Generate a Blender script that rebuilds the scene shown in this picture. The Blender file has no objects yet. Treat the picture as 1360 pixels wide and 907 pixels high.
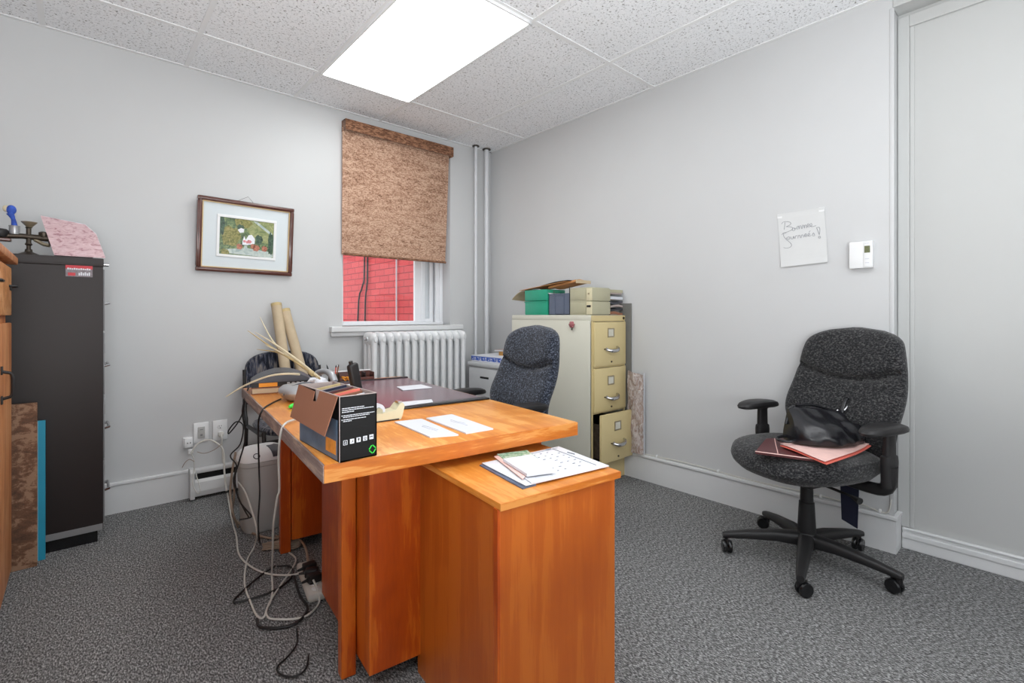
import bpy, bmesh, math, random
from mathutils import Vector, Matrix
random.seed(7)
S = bpy.context.scene
COL = S.collection
R = math.radians

# ------------------------------------------------------------------ camera model (metres, z up; room corner at the origin)
F, TH, V0 = 649.47, 0.8485, 418.44
CAM = Vector((-2.764, -3.428, 1.076))
CT, ST = math.cos(TH), math.sin(TH)
def _ray(u, v):
    a = (u - 680) / F; b = -(v - V0) / F
    return Vector((CT + a * ST, ST - a * CT, b))
def onZ(u, v, z=0.0):
    r = _ray(u, v); return CAM + r * ((z - CAM.z) / r.z)
def onY(u, v, y=0.0):
    r = _ray(u, v); return CAM + r * ((y - CAM.y) / r.y)
def onX(u, v, x=0.0):
    r = _ray(u, v); return CAM + r * ((x - CAM.x) / r.x)
def at(u, v, d):
    return CAM + _ray(u, v) * d

# ------------------------------------------------------------------ materials
def new_mat(name):
    m = bpy.data.materials.new(name); m.use_nodes = True
    nt = m.node_tree; b = nt.nodes['Principled BSDF']
    return m, nt, b
def srgb(c):
    o = []
    for x in c[:3]:
        x = x / 255.0
        o.append(x / 12.92 if x <= 0.04045 else ((x + 0.055) / 1.055) ** 2.4)
    return (*o, 1.0)
def coords(nt, scale=(1, 1, 1), rot=(0, 0, 0)):
    tc = nt.nodes.new('ShaderNodeTexCoord'); mp = nt.nodes.new('ShaderNodeMapping')
    mp.inputs['Scale'].default_value = scale; mp.inputs['Rotation'].default_value = rot
    nt.links.new(tc.outputs['Object'], mp.inputs['Vector'])
    return mp.outputs['Vector']
def noise(nt, vec, scale, detail=3, rough=0.55, dist=0.0):
    n = nt.nodes.new('ShaderNodeTexNoise')
    n.inputs['Scale'].default_value = scale; n.inputs['Detail'].default_value = detail
    n.inputs['Roughness'].default_value = rough; n.inputs['Distortion'].default_value = dist
    nt.links.new(vec, n.inputs['Vector']); return n.outputs['Fac']
def ramp(nt, fac, stops):
    r = nt.nodes.new('ShaderNodeValToRGB'); e = r.color_ramp.elements
    while len(e) < len(stops): e.new(0.5)
    for el, (p, c) in zip(e, stops): el.position = p; el.color = c
    nt.links.new(fac, r.inputs['Fac']); return r.outputs['Color']
def bump(nt, b, h, strength=0.3, dist=0.002):
    bp = nt.nodes.new('ShaderNodeBump'); bp.inputs['Strength'].default_value = strength
    bp.inputs['Distance'].default_value = dist
    nt.links.new(h, bp.inputs['Height']); nt.links.new(bp.outputs['Normal'], b.inputs['Normal'])
def flat(name, c, rough=0.6, metal=0.0, var=0.06, scale=14, bmp=0.0, bscale=60, spec=0.5, coat=0.0):
    m, nt, b = new_mat(name)
    v = coords(nt); f = noise(nt, v, scale)
    c0 = srgb(c)
    lo = tuple(x * (1 - var) for x in c0[:3]) + (1,); hi = tuple(min(1, x * (1 + var)) for x in c0[:3]) + (1,)
    nt.links.new(ramp(nt, f, [(0.3, lo), (0.7, hi)]), b.inputs['Base Color'])
    b.inputs['Roughness'].default_value = rough; b.inputs['Metallic'].default_value = metal
    b.inputs['Specular IOR Level'].default_value = spec
    b.inputs['Coat Weight'].default_value = coat
    if bmp: bump(nt, b, noise(nt, v, bscale, 4), bmp, 0.003)
    return m
def wood(name, dark, mid, light, scale=(14, 14, 0.9), rough=0.38, figure=1.0, coat=0.1):
    m, nt, b = new_mat(name)
    v = coords(nt, scale)
    f1 = noise(nt, v, 2.2, 5, 0.6, 0.6); f2 = noise(nt, coords(nt, tuple(s * 6 for s in scale)), 3.5, 3, 0.6)
    f3 = noise(nt, coords(nt, (3, 3, 2)), 1.6 * figure, 2, 0.5, 1.2)
    mx = nt.nodes.new('ShaderNodeMath'); mx.operation = 'MULTIPLY_ADD'
    nt.links.new(f2, mx.inputs[0]); mx.inputs[1].default_value = 0.35; nt.links.new(f1, mx.inputs[2])
    m2 = nt.nodes.new('ShaderNodeMath'); m2.operation = 'MULTIPLY_ADD'
    nt.links.new(f3, m2.inputs[0]); m2.inputs[1].default_value = 0.5; nt.links.new(mx.outputs[0], m2.inputs[2])
    nt.links.new(ramp(nt, m2.outputs[0], [(0.62, srgb(dark)), (0.92, srgb(mid)), (1.2 if False else 1.0, srgb(light))]), b.inputs['Base Color'])
    b.inputs['Roughness'].default_value = rough; b.inputs['Coat Weight'].default_value = coat
    b.inputs['Coat Roughness'].default_value = 0.25
    bump(nt, b, f2, 0.08, 0.001)
    return m
def emit(name, c, s):
    m, nt, b = new_mat(name)
    b.inputs['Base Color'].default_value = srgb(c)
    b.inputs['Emission Color'].default_value = srgb(c); b.inputs['Emission Strength'].default_value = s
    return m

M = {}
M['wall'] = flat('wall paint', (194, 195, 196), 0.55, var=0.012, scale=2.5, bmp=0.05, bscale=9)
M['wall_warm'] = flat('recess paint', (184, 185, 184), 0.55, var=0.01, scale=3, bmp=0.03, bscale=8)
M['trimw'] = flat('trim gloss paint', (212, 213, 214), 0.35, var=0.015, scale=6, bmp=0.08, bscale=14)
M['white'] = flat('white plastic', (226, 227, 228), 0.4, var=0.01)
M['pvc'] = flat('white window frame', (232, 234, 238), 0.35, var=0.01)
M['rad'] = flat('radiator enamel', (222, 224, 226), 0.4, var=0.02, scale=10, bmp=0.15, bscale=40)
M['pipe'] = flat('painted pipe', (206, 208, 212), 0.45, var=0.02)
M['paper'] = flat('white paper', (214, 216, 222), 0.75, var=0.01)
M['paper2'] = flat('grey paper', (205, 207, 214), 0.75, var=0.02)
M['ink'] = flat('pen ink', (120, 124, 134), 0.7)
M['inkd'] = flat('dark print', (45, 46, 52), 0.7)
M['cream'] = flat('cream painted steel', (204, 186, 138), 0.45, var=0.02, scale=5)
M['cream_side'] = flat('pale cream painted steel', (203, 201, 187), 0.45, var=0.012, scale=4)
M['chrome'] = flat('chrome', (200, 200, 202), 0.18, 1.0, var=0.02)
M['brass'] = flat('aged brass', (172, 160, 136), 0.35, 0.7, var=0.2, scale=30)
M['pewter'] = flat('dark aged metal', (74, 66, 58), 0.42, 0.7, var=0.25, scale=40)
M['blackp'] = flat('black plastic', (33, 32, 33), 0.45, var=0.05, spec=0.4)
M['blackg'] = flat('black gloss', (22, 22, 24), 0.25, var=0.04)
M['blackm'] = flat('black card', (13, 13, 14), 0.55, var=0.05, spec=0.25)
M['blacksteel'] = flat('charcoal painted steel', (34, 26, 25), 0.55, var=0.03, scale=3, bmp=0.05, bscale=200)
M['greystrip'] = flat('grey steel', (128, 128, 130), 0.4, var=0.03)
M['greycab'] = flat('light grey steel', (188, 190, 192), 0.45, var=0.02)
M['leather'] = flat('black leather', (22, 22, 26), 0.26, var=0.1, bmp=0.2, bscale=70)
M['maroon'] = flat('maroon cover', (84, 40, 42), 0.45, var=0.05, bmp=0.1)
M['redpaper'] = flat('coral paper', (226, 112, 96), 0.6, var=0.05)
M['pinkpaper'] = flat('pale pink paper', (236, 196, 188), 0.65, var=0.06, scale=25)
M['navy'] = flat('navy fabric', (30, 34, 58), 0.8, var=0.06)
M['cardb'] = flat('brown cardboard', (138, 92, 70), 0.8, var=0.04, scale=6)
M['cardin'] = flat('grey board inside', (168, 154, 150), 0.8, var=0.04, scale=6)
M['kraft'] = flat('kraft tube', (188, 170, 142), 0.75, var=0.05, scale=20)
M['manila'] = flat('manila folder', (196, 138, 84), 0.7, var=0.08, scale=9)
M['beigep'] = flat('beige plastic', (206, 198, 166), 0.45, var=0.02)
M['beigebox'] = flat('khaki steel', (172, 168, 142), 0.45, var=0.03)
M['green'] = flat('green plastic', (36, 148, 118), 0.45, var=0.04)
M['lime'] = flat('bright green plastic', (60, 214, 70), 0.35, var=0.05)
M['bluegrey'] = flat('blue grey plastic', (90, 98, 116), 0.5, var=0.05)
M['teal'] = flat('turquoise board', (32, 146, 176), 0.5, var=0.05, scale=9)
M['silver'] = flat('silver plastic', (172, 174, 178), 0.3, 0.35, var=0.04)
M['slate'] = flat('slate plastic', (66, 68, 76), 0.45, var=0.05)
M['orange'] = flat('orange label', (232, 148, 30), 0.5, var=0.05)
M['straw'] = flat('dried straw', (186, 166, 122), 0.7, var=0.15, scale=30)
M['straw2'] = flat('bleached straw', (206, 194, 166), 0.7, var=0.1, scale=30)
M['cablew'] = flat('white cable', (198, 196, 190), 0.5)
M['cablet'] = flat('taupe cable', (146, 128, 112), 0.5)
M['cableb'] = flat('black cable', (22, 21, 22), 0.5)
M['bing'] = flat('light grey plastic', (176, 176, 174), 0.5, var=0.02)
M['red'] = flat('red paint', (186, 40, 52), 0.5)
M['stickb'] = flat('sticker grey', (120, 112, 118), 0.5, var=0.3, scale=80)
M['rose'] = flat('dusty red magnet', (158, 92, 96), 0.5, var=0.25, scale=60)
M['blue'] = flat('blue print', (44, 84, 172), 0.5)
M['bluecloth'] = flat('blue cloth', (52, 84, 176), 0.8, var=0.3, scale=60)
M['bluemag'] = flat('grey blue cover', (88, 100, 124), 0.35, var=0.35, scale=12)
M['lcd'] = flat('olive display', (104, 108, 76), 0.3, var=0.3, scale=200)
M['dark'] = flat('dark void', (14, 13, 13), 0.9)
M['gold'] = flat('gilt fillet', (186, 160, 120), 0.4, 0.3)
M['frame'] = flat('mahogany frame', (88, 50, 42), 0.25, var=0.15, scale=20, coat=0.4)
M['mat'] = flat('pale mount board', (206, 214, 218), 0.8, var=0.01)
M['mauve'] = flat('mauve desk mat', (104, 80, 88), 0.2, var=0.03)
M['dullred'] = flat('tan tape', (190, 140, 70), 0.5)
M['boardgrey'] = flat('grey board', (112, 112, 108), 0.7)
M['bluebox'] = flat('steel blue print', (92, 112, 134), 0.45, var=0.25, scale=18)
M['orangebox'] = flat('amber print', (220, 146, 60), 0.45, var=0.2, scale=50)
M['heat'] = flat('heater enamel', (206, 207, 208), 0.35, var=0.02)

M['notepaper'] = flat('note paper', (204, 205, 205), 0.8, var=0.01)
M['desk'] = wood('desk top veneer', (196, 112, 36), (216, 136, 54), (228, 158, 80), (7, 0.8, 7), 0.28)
M['deskedge'] = wood('desk edge', (160, 80, 20), (190, 106, 32), (206, 136, 66), (1.0, 9, 9), 0.35)
M['deskworn'] = wood('worn edge', (96, 80, 78), (140, 124, 120), (170, 150, 138), (9, 1.2, 14), 0.6, coat=0)
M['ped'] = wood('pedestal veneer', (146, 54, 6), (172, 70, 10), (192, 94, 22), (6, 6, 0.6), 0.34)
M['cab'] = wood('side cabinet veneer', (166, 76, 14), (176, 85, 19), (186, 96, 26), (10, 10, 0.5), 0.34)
M['oak'] = wood('orange oak', (170, 98, 52), (206, 132, 78), (222, 156, 102), (12, 12, 0.7), 0.45)
M['oak2'] = wood('swirled oak', (176, 104, 50), (212, 142, 80), (226, 164, 108), (5, 5, 9), 0.45, figure=3)
M['bark'] = wood('mottled board', (62, 44, 34), (112, 78, 56), (150, 118, 94), (9, 9, 16), 0.7, figure=3, coat=0)

def carpet():
    m, nt, b = new_mat('grey loop carpet')
    v = coords(nt); v2 = coords(nt, (1.0, 0.42, 1), (0, 0, R(38)))
    f = noise(nt, v2, 215, 3, 0.75, 0.3); g = noise(nt, v, 1.1, 2)
    a = ramp(nt, f, [(0.36, srgb((58, 58, 58))), (0.5, srgb((110, 110, 110))), (0.64, srgb((186, 186, 186)))])
    mix = nt.nodes.new('ShaderNodeMix'); mix.data_type = 'RGBA'; mix.blend_type = 'MULTIPLY'
    mix.inputs['Factor'].default_value = 0.25
    nt.links.new(a, mix.inputs['A']); nt.links.new(ramp(nt, g, [(0.3, (.8, .8, .8, 1)), (0.7, (1, 1, 1, 1))]), mix.inputs['B'])
    nt.links.new(mix.outputs['Result'], b.inputs['Base Color'])
    b.inputs['Roughness'].default_value = 0.95; b.inputs['Specular IOR Level'].default_value = 0.1
    bump(nt, b, f, 0.8, 0.006)
    return m
M['carpet'] = carpet()
def tile():
    m, nt, b = new_mat('fissured ceiling tile')
    v = coords(nt)
    f = noise(nt, v, 95, 4, 0.65, 0.6); g = noise(nt, v, 40, 2)
    nt.links.new(ramp(nt, f, [(0.34, srgb((120, 118, 114))), (0.43, srgb((232, 234, 237))), (0.7, srgb((243, 244, 246)))]), b.inputs['Base Color'])
    b.inputs['Roughness'].default_value = 0.95; b.inputs['Specular IOR Level'].default_value = 0.1
    bump(nt, b, f, 0.6, 0.004)
    return m
M['tile'] = tile()
def fabric(name, a, bcol, c, scale=(1, 1, 1), n=150, ori='diag'):
    m, nt, b = new_mat(name)
    v = coords(nt, scale, (0.5, 0.4, 0.3) if ori == 'diag' else (0, 0, 0))
    f = noise(nt, v, n, 3, 0.6, 0.5); g = noise(nt, v, n * 0.22, 2)
    nt.links.new(ramp(nt, f, [(0.42, srgb(a)), (0.52, srgb(bcol)), (0.66, srgb(c))]), b.inputs['Base Color'])
    b.inputs['Roughness'].default_value = 0.95; b.inputs['Specular IOR Level'].default_value = 0.15
    b.inputs['Sheen Weight'].default_value = 0.2
    bump(nt, b, f, 0.5, 0.003)
    return m
M['fab_charcoal'] = fabric('charcoal weave', (26, 26, 28), (44, 44, 46), (84, 84, 84), (1, 1, 1.6), 105)
M['fab_blue'] = fabric('blue black weave', (24, 27, 34), (46, 51, 62), (98, 104, 118), (1, 1, 1.6), 105)
M['fab_streak'] = fabric('streaked weave', (30, 32, 42), (66, 70, 84), (126, 120, 116), (1, 1, 0.16), 60, 'v')
def blind():
    m, nt, b = new_mat('woven bamboo blind')
    v = coords(nt, (0.35, 1, 1)); f = noise(nt, v, 150, 4, 0.65, 0.4)
    w = noise(nt, coords(nt, (1, 1, 0.5)), 190, 2, 0.5); h = noise(nt, coords(nt, (0.25, 1, 1)), 30, 3)
    ad = nt.nodes.new('ShaderNodeMath'); ad.operation = 'MULTIPLY_ADD'; ad.inputs[1].default_value = 0.45
    nt.links.new(w, ad.inputs[0]); nt.links.new(f, ad.inputs[2])
    a2 = nt.nodes.new('ShaderNodeMath'); a2.operation = 'MULTIPLY_ADD'; a2.inputs[1].default_value = 0.35
    nt.links.new(h, a2.inputs[0]); nt.links.new(ad.outputs[0], a2.inputs[2])
    col = ramp(nt, a2.outputs[0], [(0.68, srgb((116, 84, 64))), (0.86, srgb((178, 138, 114))), (1.0, srgb((214, 182, 158)))])
    nt.links.new(col, b.inputs['Base Color']); b.inputs['Roughness'].default_value = 0.85
    tr = nt.nodes.new('ShaderNodeBsdfTranslucent'); nt.links.new(col, tr.inputs['Color'])
    mx = nt.nodes.new('ShaderNodeMixShader'); mx.inputs[0].default_value = 0.22
    nt.links.new(b.outputs[0], mx.inputs[1]); nt.links.new(tr.outputs[0], mx.inputs[2])
    # pin holes of the open weave
    tp = nt.nodes.new('ShaderNodeBsdfTransparent')
    hole = ramp(nt, noise(nt, coords(nt, (0.8, 1, 1.2)), 260, 2, 0.5), [(0.63, (0, 0, 0, 1)), (0.68, (1, 1, 1, 1))])
    m3 = nt.nodes.new('ShaderNodeMixShader'); nt.links.new(hole, m3.inputs[0])
    nt.links.new(mx.outputs[0], m3.inputs[1]); nt.links.new(tp.outputs[0], m3.inputs[2])
    nt.links.new(m3.outputs[0], nt.nodes['Material Output'].inputs['Surface'])
    bump(nt, b, a2.outputs[0], 0.6, 0.004)
    return m
M['blind'] = blind()
M['valance'] = fabric('dark woven bamboo', (92, 62, 46), (130, 92, 70), (160, 120, 94), (0.3, 1, 1), 120, 'v')
def brick():
    m, nt, b = new_mat('red painted brick')
    tc = nt.nodes.new('ShaderNodeTexCoord'); sp = nt.nodes.new('ShaderNodeSeparateXYZ'); cb = nt.nodes.new('ShaderNodeCombineXYZ')
    nt.links.new(tc.outputs['Object'], sp.inputs[0]); nt.links.new(sp.outputs['Y'], cb.inputs['X']); nt.links.new(sp.outputs['Z'], cb.inputs['Y'])
    bt = nt.nodes.new('ShaderNodeTexBrick'); nt.links.new(cb.outputs[0], bt.inputs['Vector'])
    bt.inputs['Color1'].default_value = srgb((212, 72, 74)); bt.inputs['Color2'].default_value = srgb((200, 62, 66)); bt.inputs['Mortar'].default_value = srgb((140, 40, 44))
    bt.inputs['Scale'].default_value = 1.0; bt.inputs['Brick Width'].default_value = 0.21; bt.inputs['Row Height'].default_value = 0.068
    bt.inputs['Mortar Size'].default_value = 0.004; bt.inputs['Mortar Smooth'].default_value = 0.4
    nt.links.new(bt.outputs['Color'], b.inputs['Base Color']); b.inputs['Roughness'].default_value = 0.7
    inv = nt.nodes.new('ShaderNodeMath'); inv.operation = 'SUBTRACT'; inv.inputs[0].default_value = 1; nt.links.new(bt.outputs['Fac'], inv.inputs[1])
    bump(nt, b, inv.outputs[0], 0.7, 0.008)
    return m
M['brick'] = brick()
def glass(name, rough=0.0, tint=(1, 1, 1, 1), k=0.08):
    m, nt, b = new_mat(name)
    tp = nt.nodes.new('ShaderNodeBsdfTransparent'); tp.inputs[0].default_value = tint
    gl = nt.nodes.new('ShaderNodeBsdfGlossy'); gl.inputs['Roughness'].default_value = rough
    mx = nt.nodes.new('ShaderNodeMixShader'); mx.inputs[0].default_value = k
    nt.links.new(tp.outputs[0], mx.inputs[1]); nt.links.new(gl.outputs[0], mx.inputs[2])
    nt.links.new(mx.outputs[0], nt.nodes['Material Output'].inputs['Surface'])
    return m
M['glass'] = glass('window glass', 0.0, (0.97, 0.98, 0.98, 1), 0.04)
def plastic_bag():
    m, nt, b = new_mat('clear wrinkled plastic')
    v = coords(nt, (1, 1, 0.5)); f = noise(nt, v, 45, 4, 0.6, 1.5)
    nt.links.new(ramp(nt, f, [(0.4, srgb((168, 146, 136))), (0.62, srgb((206, 196, 192)))]), b.inputs['Base Color'])
    b.inputs['Roughness'].default_value = 0.15; bump(nt, b, f, 1.0, 0.02)
    return m
M['bag'] = plastic_bag()
def pink_folder():
    m, nt, b = new_mat('pink marbled folder')
    v = coords(nt, (1, 1, 2.2), (0, .3, 0)); f = noise(nt, v, 22, 5, 0.65, 1.6)
    nt.links.new(ramp(nt, f, [(0.36, srgb((160, 118, 124))), (0.46, srgb((200, 168, 172))), (0.7, srgb((218, 194, 198)))]), b.inputs['Base Color'])
    b.inputs['Roughness'].default_value = 0.3; bump(nt, b, f, 0.5, 0.004)
    return m
M['pink'] = pink_folder()
def painting_mat(name, a, c, d, n=60):
    m, nt, b = new_mat(name); v = coords(nt); f = noise(nt, v, n, 5, 0.7, 0.8)
    nt.links.new(ramp(nt, f, [(0.35, srgb(a)), (0.5, srgb(c)), (0.66, srgb(d))]), b.inputs['Base Color']); b.inputs['Roughness'].default_value = 0.25
    return m
M['p_green'] = painting_mat('foliage paint', (44, 62, 44), (96, 118, 80), (146, 158, 106), 50)
M['p_field'] = painting_mat('meadow paint', (96, 112, 70), (138, 146, 96), (166, 168, 120), 30)
M['p_tree'] = painting_mat('tree paint', (60, 72, 36), (128, 126, 66), (164, 152, 98), 80)
M['p_dark'] = painting_mat('dark tree paint', (24, 38, 34), (56, 80, 62), (90, 116, 90), 90)
M['p_road'] = painting_mat('road paint', (150, 166, 164), (178, 190, 186), (196, 204, 196), 30)
M['p_house'] = painting_mat('house paint', (206, 206, 212), (226, 228, 234), (236, 236, 240), 30)
M['p_pink'] = painting_mat('pink paint', (160, 90, 96), (206, 130, 136), (222, 160, 160), 60)
M['p_red'] = painting_mat('autumn paint', (130, 70, 52), (170, 104, 84), (194, 140, 110), 80)

# ------------------------------------------------------------------ mesh helpers
class MB:
    def __init__(s): s.bm = bmesh.new(); s.mi = 0
    def _fin(s, vs):
        for v in vs:
            for f in v.link_faces: f.material_index = s.mi
    def hull_box(s, c8):
        vs = [s.bm.verts.new(c) for c in c8]
        for q in ((0, 3, 2, 1), (4, 5, 6, 7), (0, 1, 5, 4), (1, 2, 6, 5), (2, 3, 7, 6), (3, 0, 4, 7)):
            f = s.bm.faces.new([vs[i] for i in q]); f.material_index = s.mi
        return vs
    def box(s, x0, x1, y0, y1, z0, z1, bev=0.0, seg=2, m=None):
        x0, x1 = sorted((x0, x1)); y0, y1 = sorted((y0, y1)); z0, z1 = sorted((z0, z1))
        vs = s.hull_box([(x0, y0, z0), (x1, y0, z0), (x1, y1, z0), (x0, y1, z0), (x0, y0, z1), (x1, y0, z1), (x1, y1, z1), (x0, y1, z1)])
        if m is not None: bmesh.ops.transform(s.bm, matrix=m, verts=vs)
        if bev > 0:
            es = list({e for v in vs for e in v.link_edges})
            bmesh.ops.bevel(s.bm, geom=es, offset=bev, segments=seg, affect='EDGES', profile=0.5, material=s.mi)
        return s
    def obox(s, c, half, m3, bev=0.0, seg=2):
        m = Matrix.Translation(c) @ m3.to_4x4()
        return s.box(-half[0], half[0], -half[1], half[1], -half[2], half[2], bev, seg, m)
    def tube(s, pts, r, seg=8, smooth=0, cap=True, flatz=1.0):
        P = [Vector(p) for p in pts]
        rr = r if isinstance(r, (list, tuple)) else [r] * len(P)
        if smooth:
            Q, q = [], []
            n = len(P)
            for i in range(n - 1):
                p0, p1, p2, p3 = P[max(i - 1, 0)], P[i], P[i + 1], P[min(i + 2, n - 1)]
                for k in range(smooth):
                    t = k / smooth
                    Q.append(0.5 * ((2 * p1) + (p2 - p0) * t + (2 * p0 - 5 * p1 + 4 * p2 - p3) * t * t + (3 * p1 - p0 - 3 * p2 + p3) * t ** 3))
                    q.append(rr[i] * (1 - t) + rr[i + 1] * t)
            Q.append(P[-1]); q.append(rr[-1]); P, rr = Q, q
        rings = []; prev = None
        for i, p in enumerate(P):
            d = (P[min(i + 1, len(P) - 1)] - P[max(i - 1, 0)])
            if d.length < 1e-9: d = Vector((0, 0, 1))
            d.normalize()
            if prev is None:
                a = Vector((0, 0, 1)) if abs(d.z) < 0.9 else Vector((1, 0, 0))
                nrm = d.cross(a).normalized()
            else:
                nrm = prev - d * prev.dot(d)
                nrm = nrm.normalized() if nrm.length > 1e-6 else d.orthogonal().normalized()
            prev = nrm; b = d.cross(nrm)
            rings.append([s.bm.verts.new(p + (nrm * math.cos(2 * math.pi * k / seg) + b * flatz * math.sin(2 * math.pi * k / seg)) * rr[i]) for k in range(seg)])
        s._loft(rings, cap)
        return s
    def _loft(s, rings, cap=True, closed=False):
        n = len(rings[0])
        for i in range(len(rings) - 1):
            for k in range(n):
                f = s.bm.faces.new((rings[i][k], rings[i][(k + 1) % n], rings[i + 1][(k + 1) % n], rings[i + 1][k])); f.material_index = s.mi
        if cap:
            f = s.bm.faces.new(rings[0][::-1]); f.material_index = s.mi
            f = s.bm.faces.new(rings[-1]); f.material_index = s.mi
    def loft(s, rings, cap=True):
        s._loft([[s.bm.verts.new(p) for p in r] for r in rings], cap); return s
    def lathe(s, prof, c=(0, 0, 0), seg=24, m=None, sx=1.0, sy=1.0):
        rings = []
        for r, z in prof:
            rings.append([Vector((r * sx * math.cos(2 * math.pi * k / seg), r * sy * math.sin(2 * math.pi * k / seg), z)) for k in range(seg)])
        M4 = Matrix.Translation(c) @ (m.to_4x4() if m is not None else Matrix.Identity(4))
        s._loft([[s.bm.verts.new(M4 @ p) for p in r] for r in rings], True); return s
    def prism(s, pts, t, n=None):
        """polygon given by 3-D points, thickened by vector t"""
        t = Vector(t); a = [s.bm.verts.new(Vector(p)) for p in pts]; b = [s.bm.verts.new(Vector(p) + t) for p in pts]
        fs = [s.bm.faces.new(a[::-1]), s.bm.faces.new(b)]
        k = len(pts)
        for i in range(k): fs.append(s.bm.faces.new((a[i], a[(i + 1) % k], b[(i + 1) % k], b[i])))
        for f in fs: f.material_index = s.mi
        return s
    def grid(s, fn, nu, nv, thick=None):
        """surface fn(u,v)->point ; thick: vector-ish function offset for a solid sheet"""
        top = [[s.bm.verts.new(fn(i / nu, j / nv)) for j in range(nv + 1)] for i in range(nu + 1)]
        for i in range(nu):
            for j in range(nv):
                f = s.bm.faces.new((top[i][j], top[i + 1][j], top[i + 1][j + 1], top[i][j + 1])); f.material_index = s.mi
        if thick is not None:
            th = Vector(thick)
            bot = [[s.bm.verts.new(top[i][j].co - th) for j in range(nv + 1)] for i in range(nu + 1)]
            def q(a, b, c, d):
                f = s.bm.faces.new((a, b, c, d)); f.material_index = s.mi
            for i in range(nu):
                for j in range(nv): q(bot[i][j + 1], bot[i + 1][j + 1], bot[i + 1][j], bot[i][j])
                q(top[i][0], bot[i][0], bot[i + 1][0], top[i + 1][0]); q(top[i + 1][nv], bot[i + 1][nv], bot[i][nv], top[i][nv])
            for j in range(nv):
                q(top[0][j + 1], bot[0][j + 1], bot[0][j], top[0][j]); q(top[nu][j], bot[nu][j], bot[nu][j + 1], top[nu][j + 1])
        return s
    def sphere(s, c, r, m=None, u=16, v=10):
        M4 = Matrix.Translation(c) @ (m if m is not None else Matrix.Identity(4))
        before = set(s.bm.verts)
        bmesh.ops.create_uvsphere(s.bm, u_segments=u, v_segments=v, radius=r, matrix=M4)
        for x in s.bm.verts:
            if x not in before:
                for f in x.link_faces: f.material_index = s.mi
        return s

def obj(name, mb, mats, parent=None, smooth=False, sub=0, loc=None, label=None):
    me = bpy.data.meshes.new(name)
    bmesh.ops.recalc_face_normals(mb.bm, faces=mb.bm.faces)
    if smooth:
        for f in mb.bm.faces: f.smooth = True
    mb.bm.to_mesh(me); mb.bm.free()
    for m in (mats if isinstance(mats, (list, tuple)) else [mats]): me.materials.append(M[m] if isinstance(m, str) else m)
    o = bpy.data.objects.new(name, me); COL.objects.link(o)
    if parent: o.parent = parent
    if loc is not None: o.location = loc
    if smooth == 'auto' or (smooth and not sub):
        for f in me.polygons: f.use_smooth = True
        try: me.set_sharp_from_angle(angle=R(38))
        except Exception: pass
    if sub:
        md = o.modifiers.new('sub', 'SUBSURF'); md.levels = sub; md.render_levels = sub
    if label: o['label'] = label
    return o
def thing(name, label, cat, loc=(0, 0, 0), rz=0.0, group=None):
    o = bpy.data.objects.new(name, None); COL.objects.link(o); o.empty_display_size = 0.1
    o.location = loc; o.rotation_euler = (0, 0, rz); o['label'] = label; o['category'] = cat
    if group: o['group'] = group
    return o
def tag(o, label, cat, group=None):
    o['label'] = label; o['category'] = cat
    if group: o['group'] = group
    return o
def struct(name, mb, mats, smooth=False, parent=None):
    o = obj(name, mb, mats, parent, smooth)
    if not parent: o['kind'] = 'structure'
    return o
def dup(root, loc, rz, label, skip=(), group=None):
    r = root.copy(); COL.objects.link(r); r.location = loc; r.rotation_euler = (0, 0, rz); r['label'] = label
    if group: r['group'] = group
    for ch in list(root.children):
        if ch.name.split('.')[0] in skip: continue
        c = ch.copy(); COL.objects.link(c); c.parent = r
        for g in list(ch.children):
            d = g.copy(); COL.objects.link(d); d.parent = c
    return r
def rotz(a): return Matrix.Rotation(a, 3, 'Z')
def sup(w, d, n, k, K):   # superellipse point
    a = 2 * math.pi * k / K; c, s_ = math.cos(a), math.sin(a)
    return (w * math.copysign(abs(c) ** (2 / n), c), d * math.copysign(abs(s_) ** (2 / n), s_))

# ------------------------------------------------------------------ room shell
H = 2.538; T, LY = 0.61, 1.22; GX, GY = -0.4702, -0.4547
XL, YB = -3.42, -5.3; XR = 0.10; YE = -2.905
WX0, WX1, WZ0, WZ1 = -1.362, -0.435, 0.995, 2.47
struct('floor', MB().box(XL - .1, XR + .1, YB - .1, .1, -.08, 0), 'carpet')
struct('ceiling', MB().box(XL - .1, XR + .1, YB - .1, .1, H, H + .08), 'tile')
w = MB(); Tw = 0.24
w.box(XL - .1, WX0, 0, Tw, 0, H); w.box(WX1, XR + .1, 0, Tw, 0, H); w.box(WX0, WX1, 0, Tw, 0, WZ0); w.box(WX0, WX1, 0, Tw, WZ1, H)
struct('wall_window', w, 'wall')
struct('wall_right', MB().box(0, .18, YE, 0, 0, H, 0), 'wall')
struct('wall_recess', MB().box(XR, .18, YB, YE, 0, H), 'wall_warm')
struct('trim_1', MB().box(-.004, XR, YB, YE, 2.47, H - .001, 0.004), 'wall_warm')
struct('wall_left', MB().box(XL - .1, XL, YB, 0, 0, H), 'wall')
struct('wall_back', MB().box(XL - .1, XR + .1, YB - .1, YB, 0, H), 'wall')
# plaster corner bead at the end of the right wall
struct('trim_2', MB().box(-.003, .006, YE - .006, YE + .012, .165, 2.47, 0.003), 'wall', True)
# casing round the panelled recess
c = MB(); c.box(XR - .014, XR, YE - .045, YE - .002, .10, 2.455, .003); c.box(XR - .014, XR, YB, YE - .045, 2.40, 2.455, .003)
c.box(XR - .008, XR, YE - .062, YE - .045, .10, 2.40, .003)
struct('door_1', c, 'wall_warm')
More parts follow.
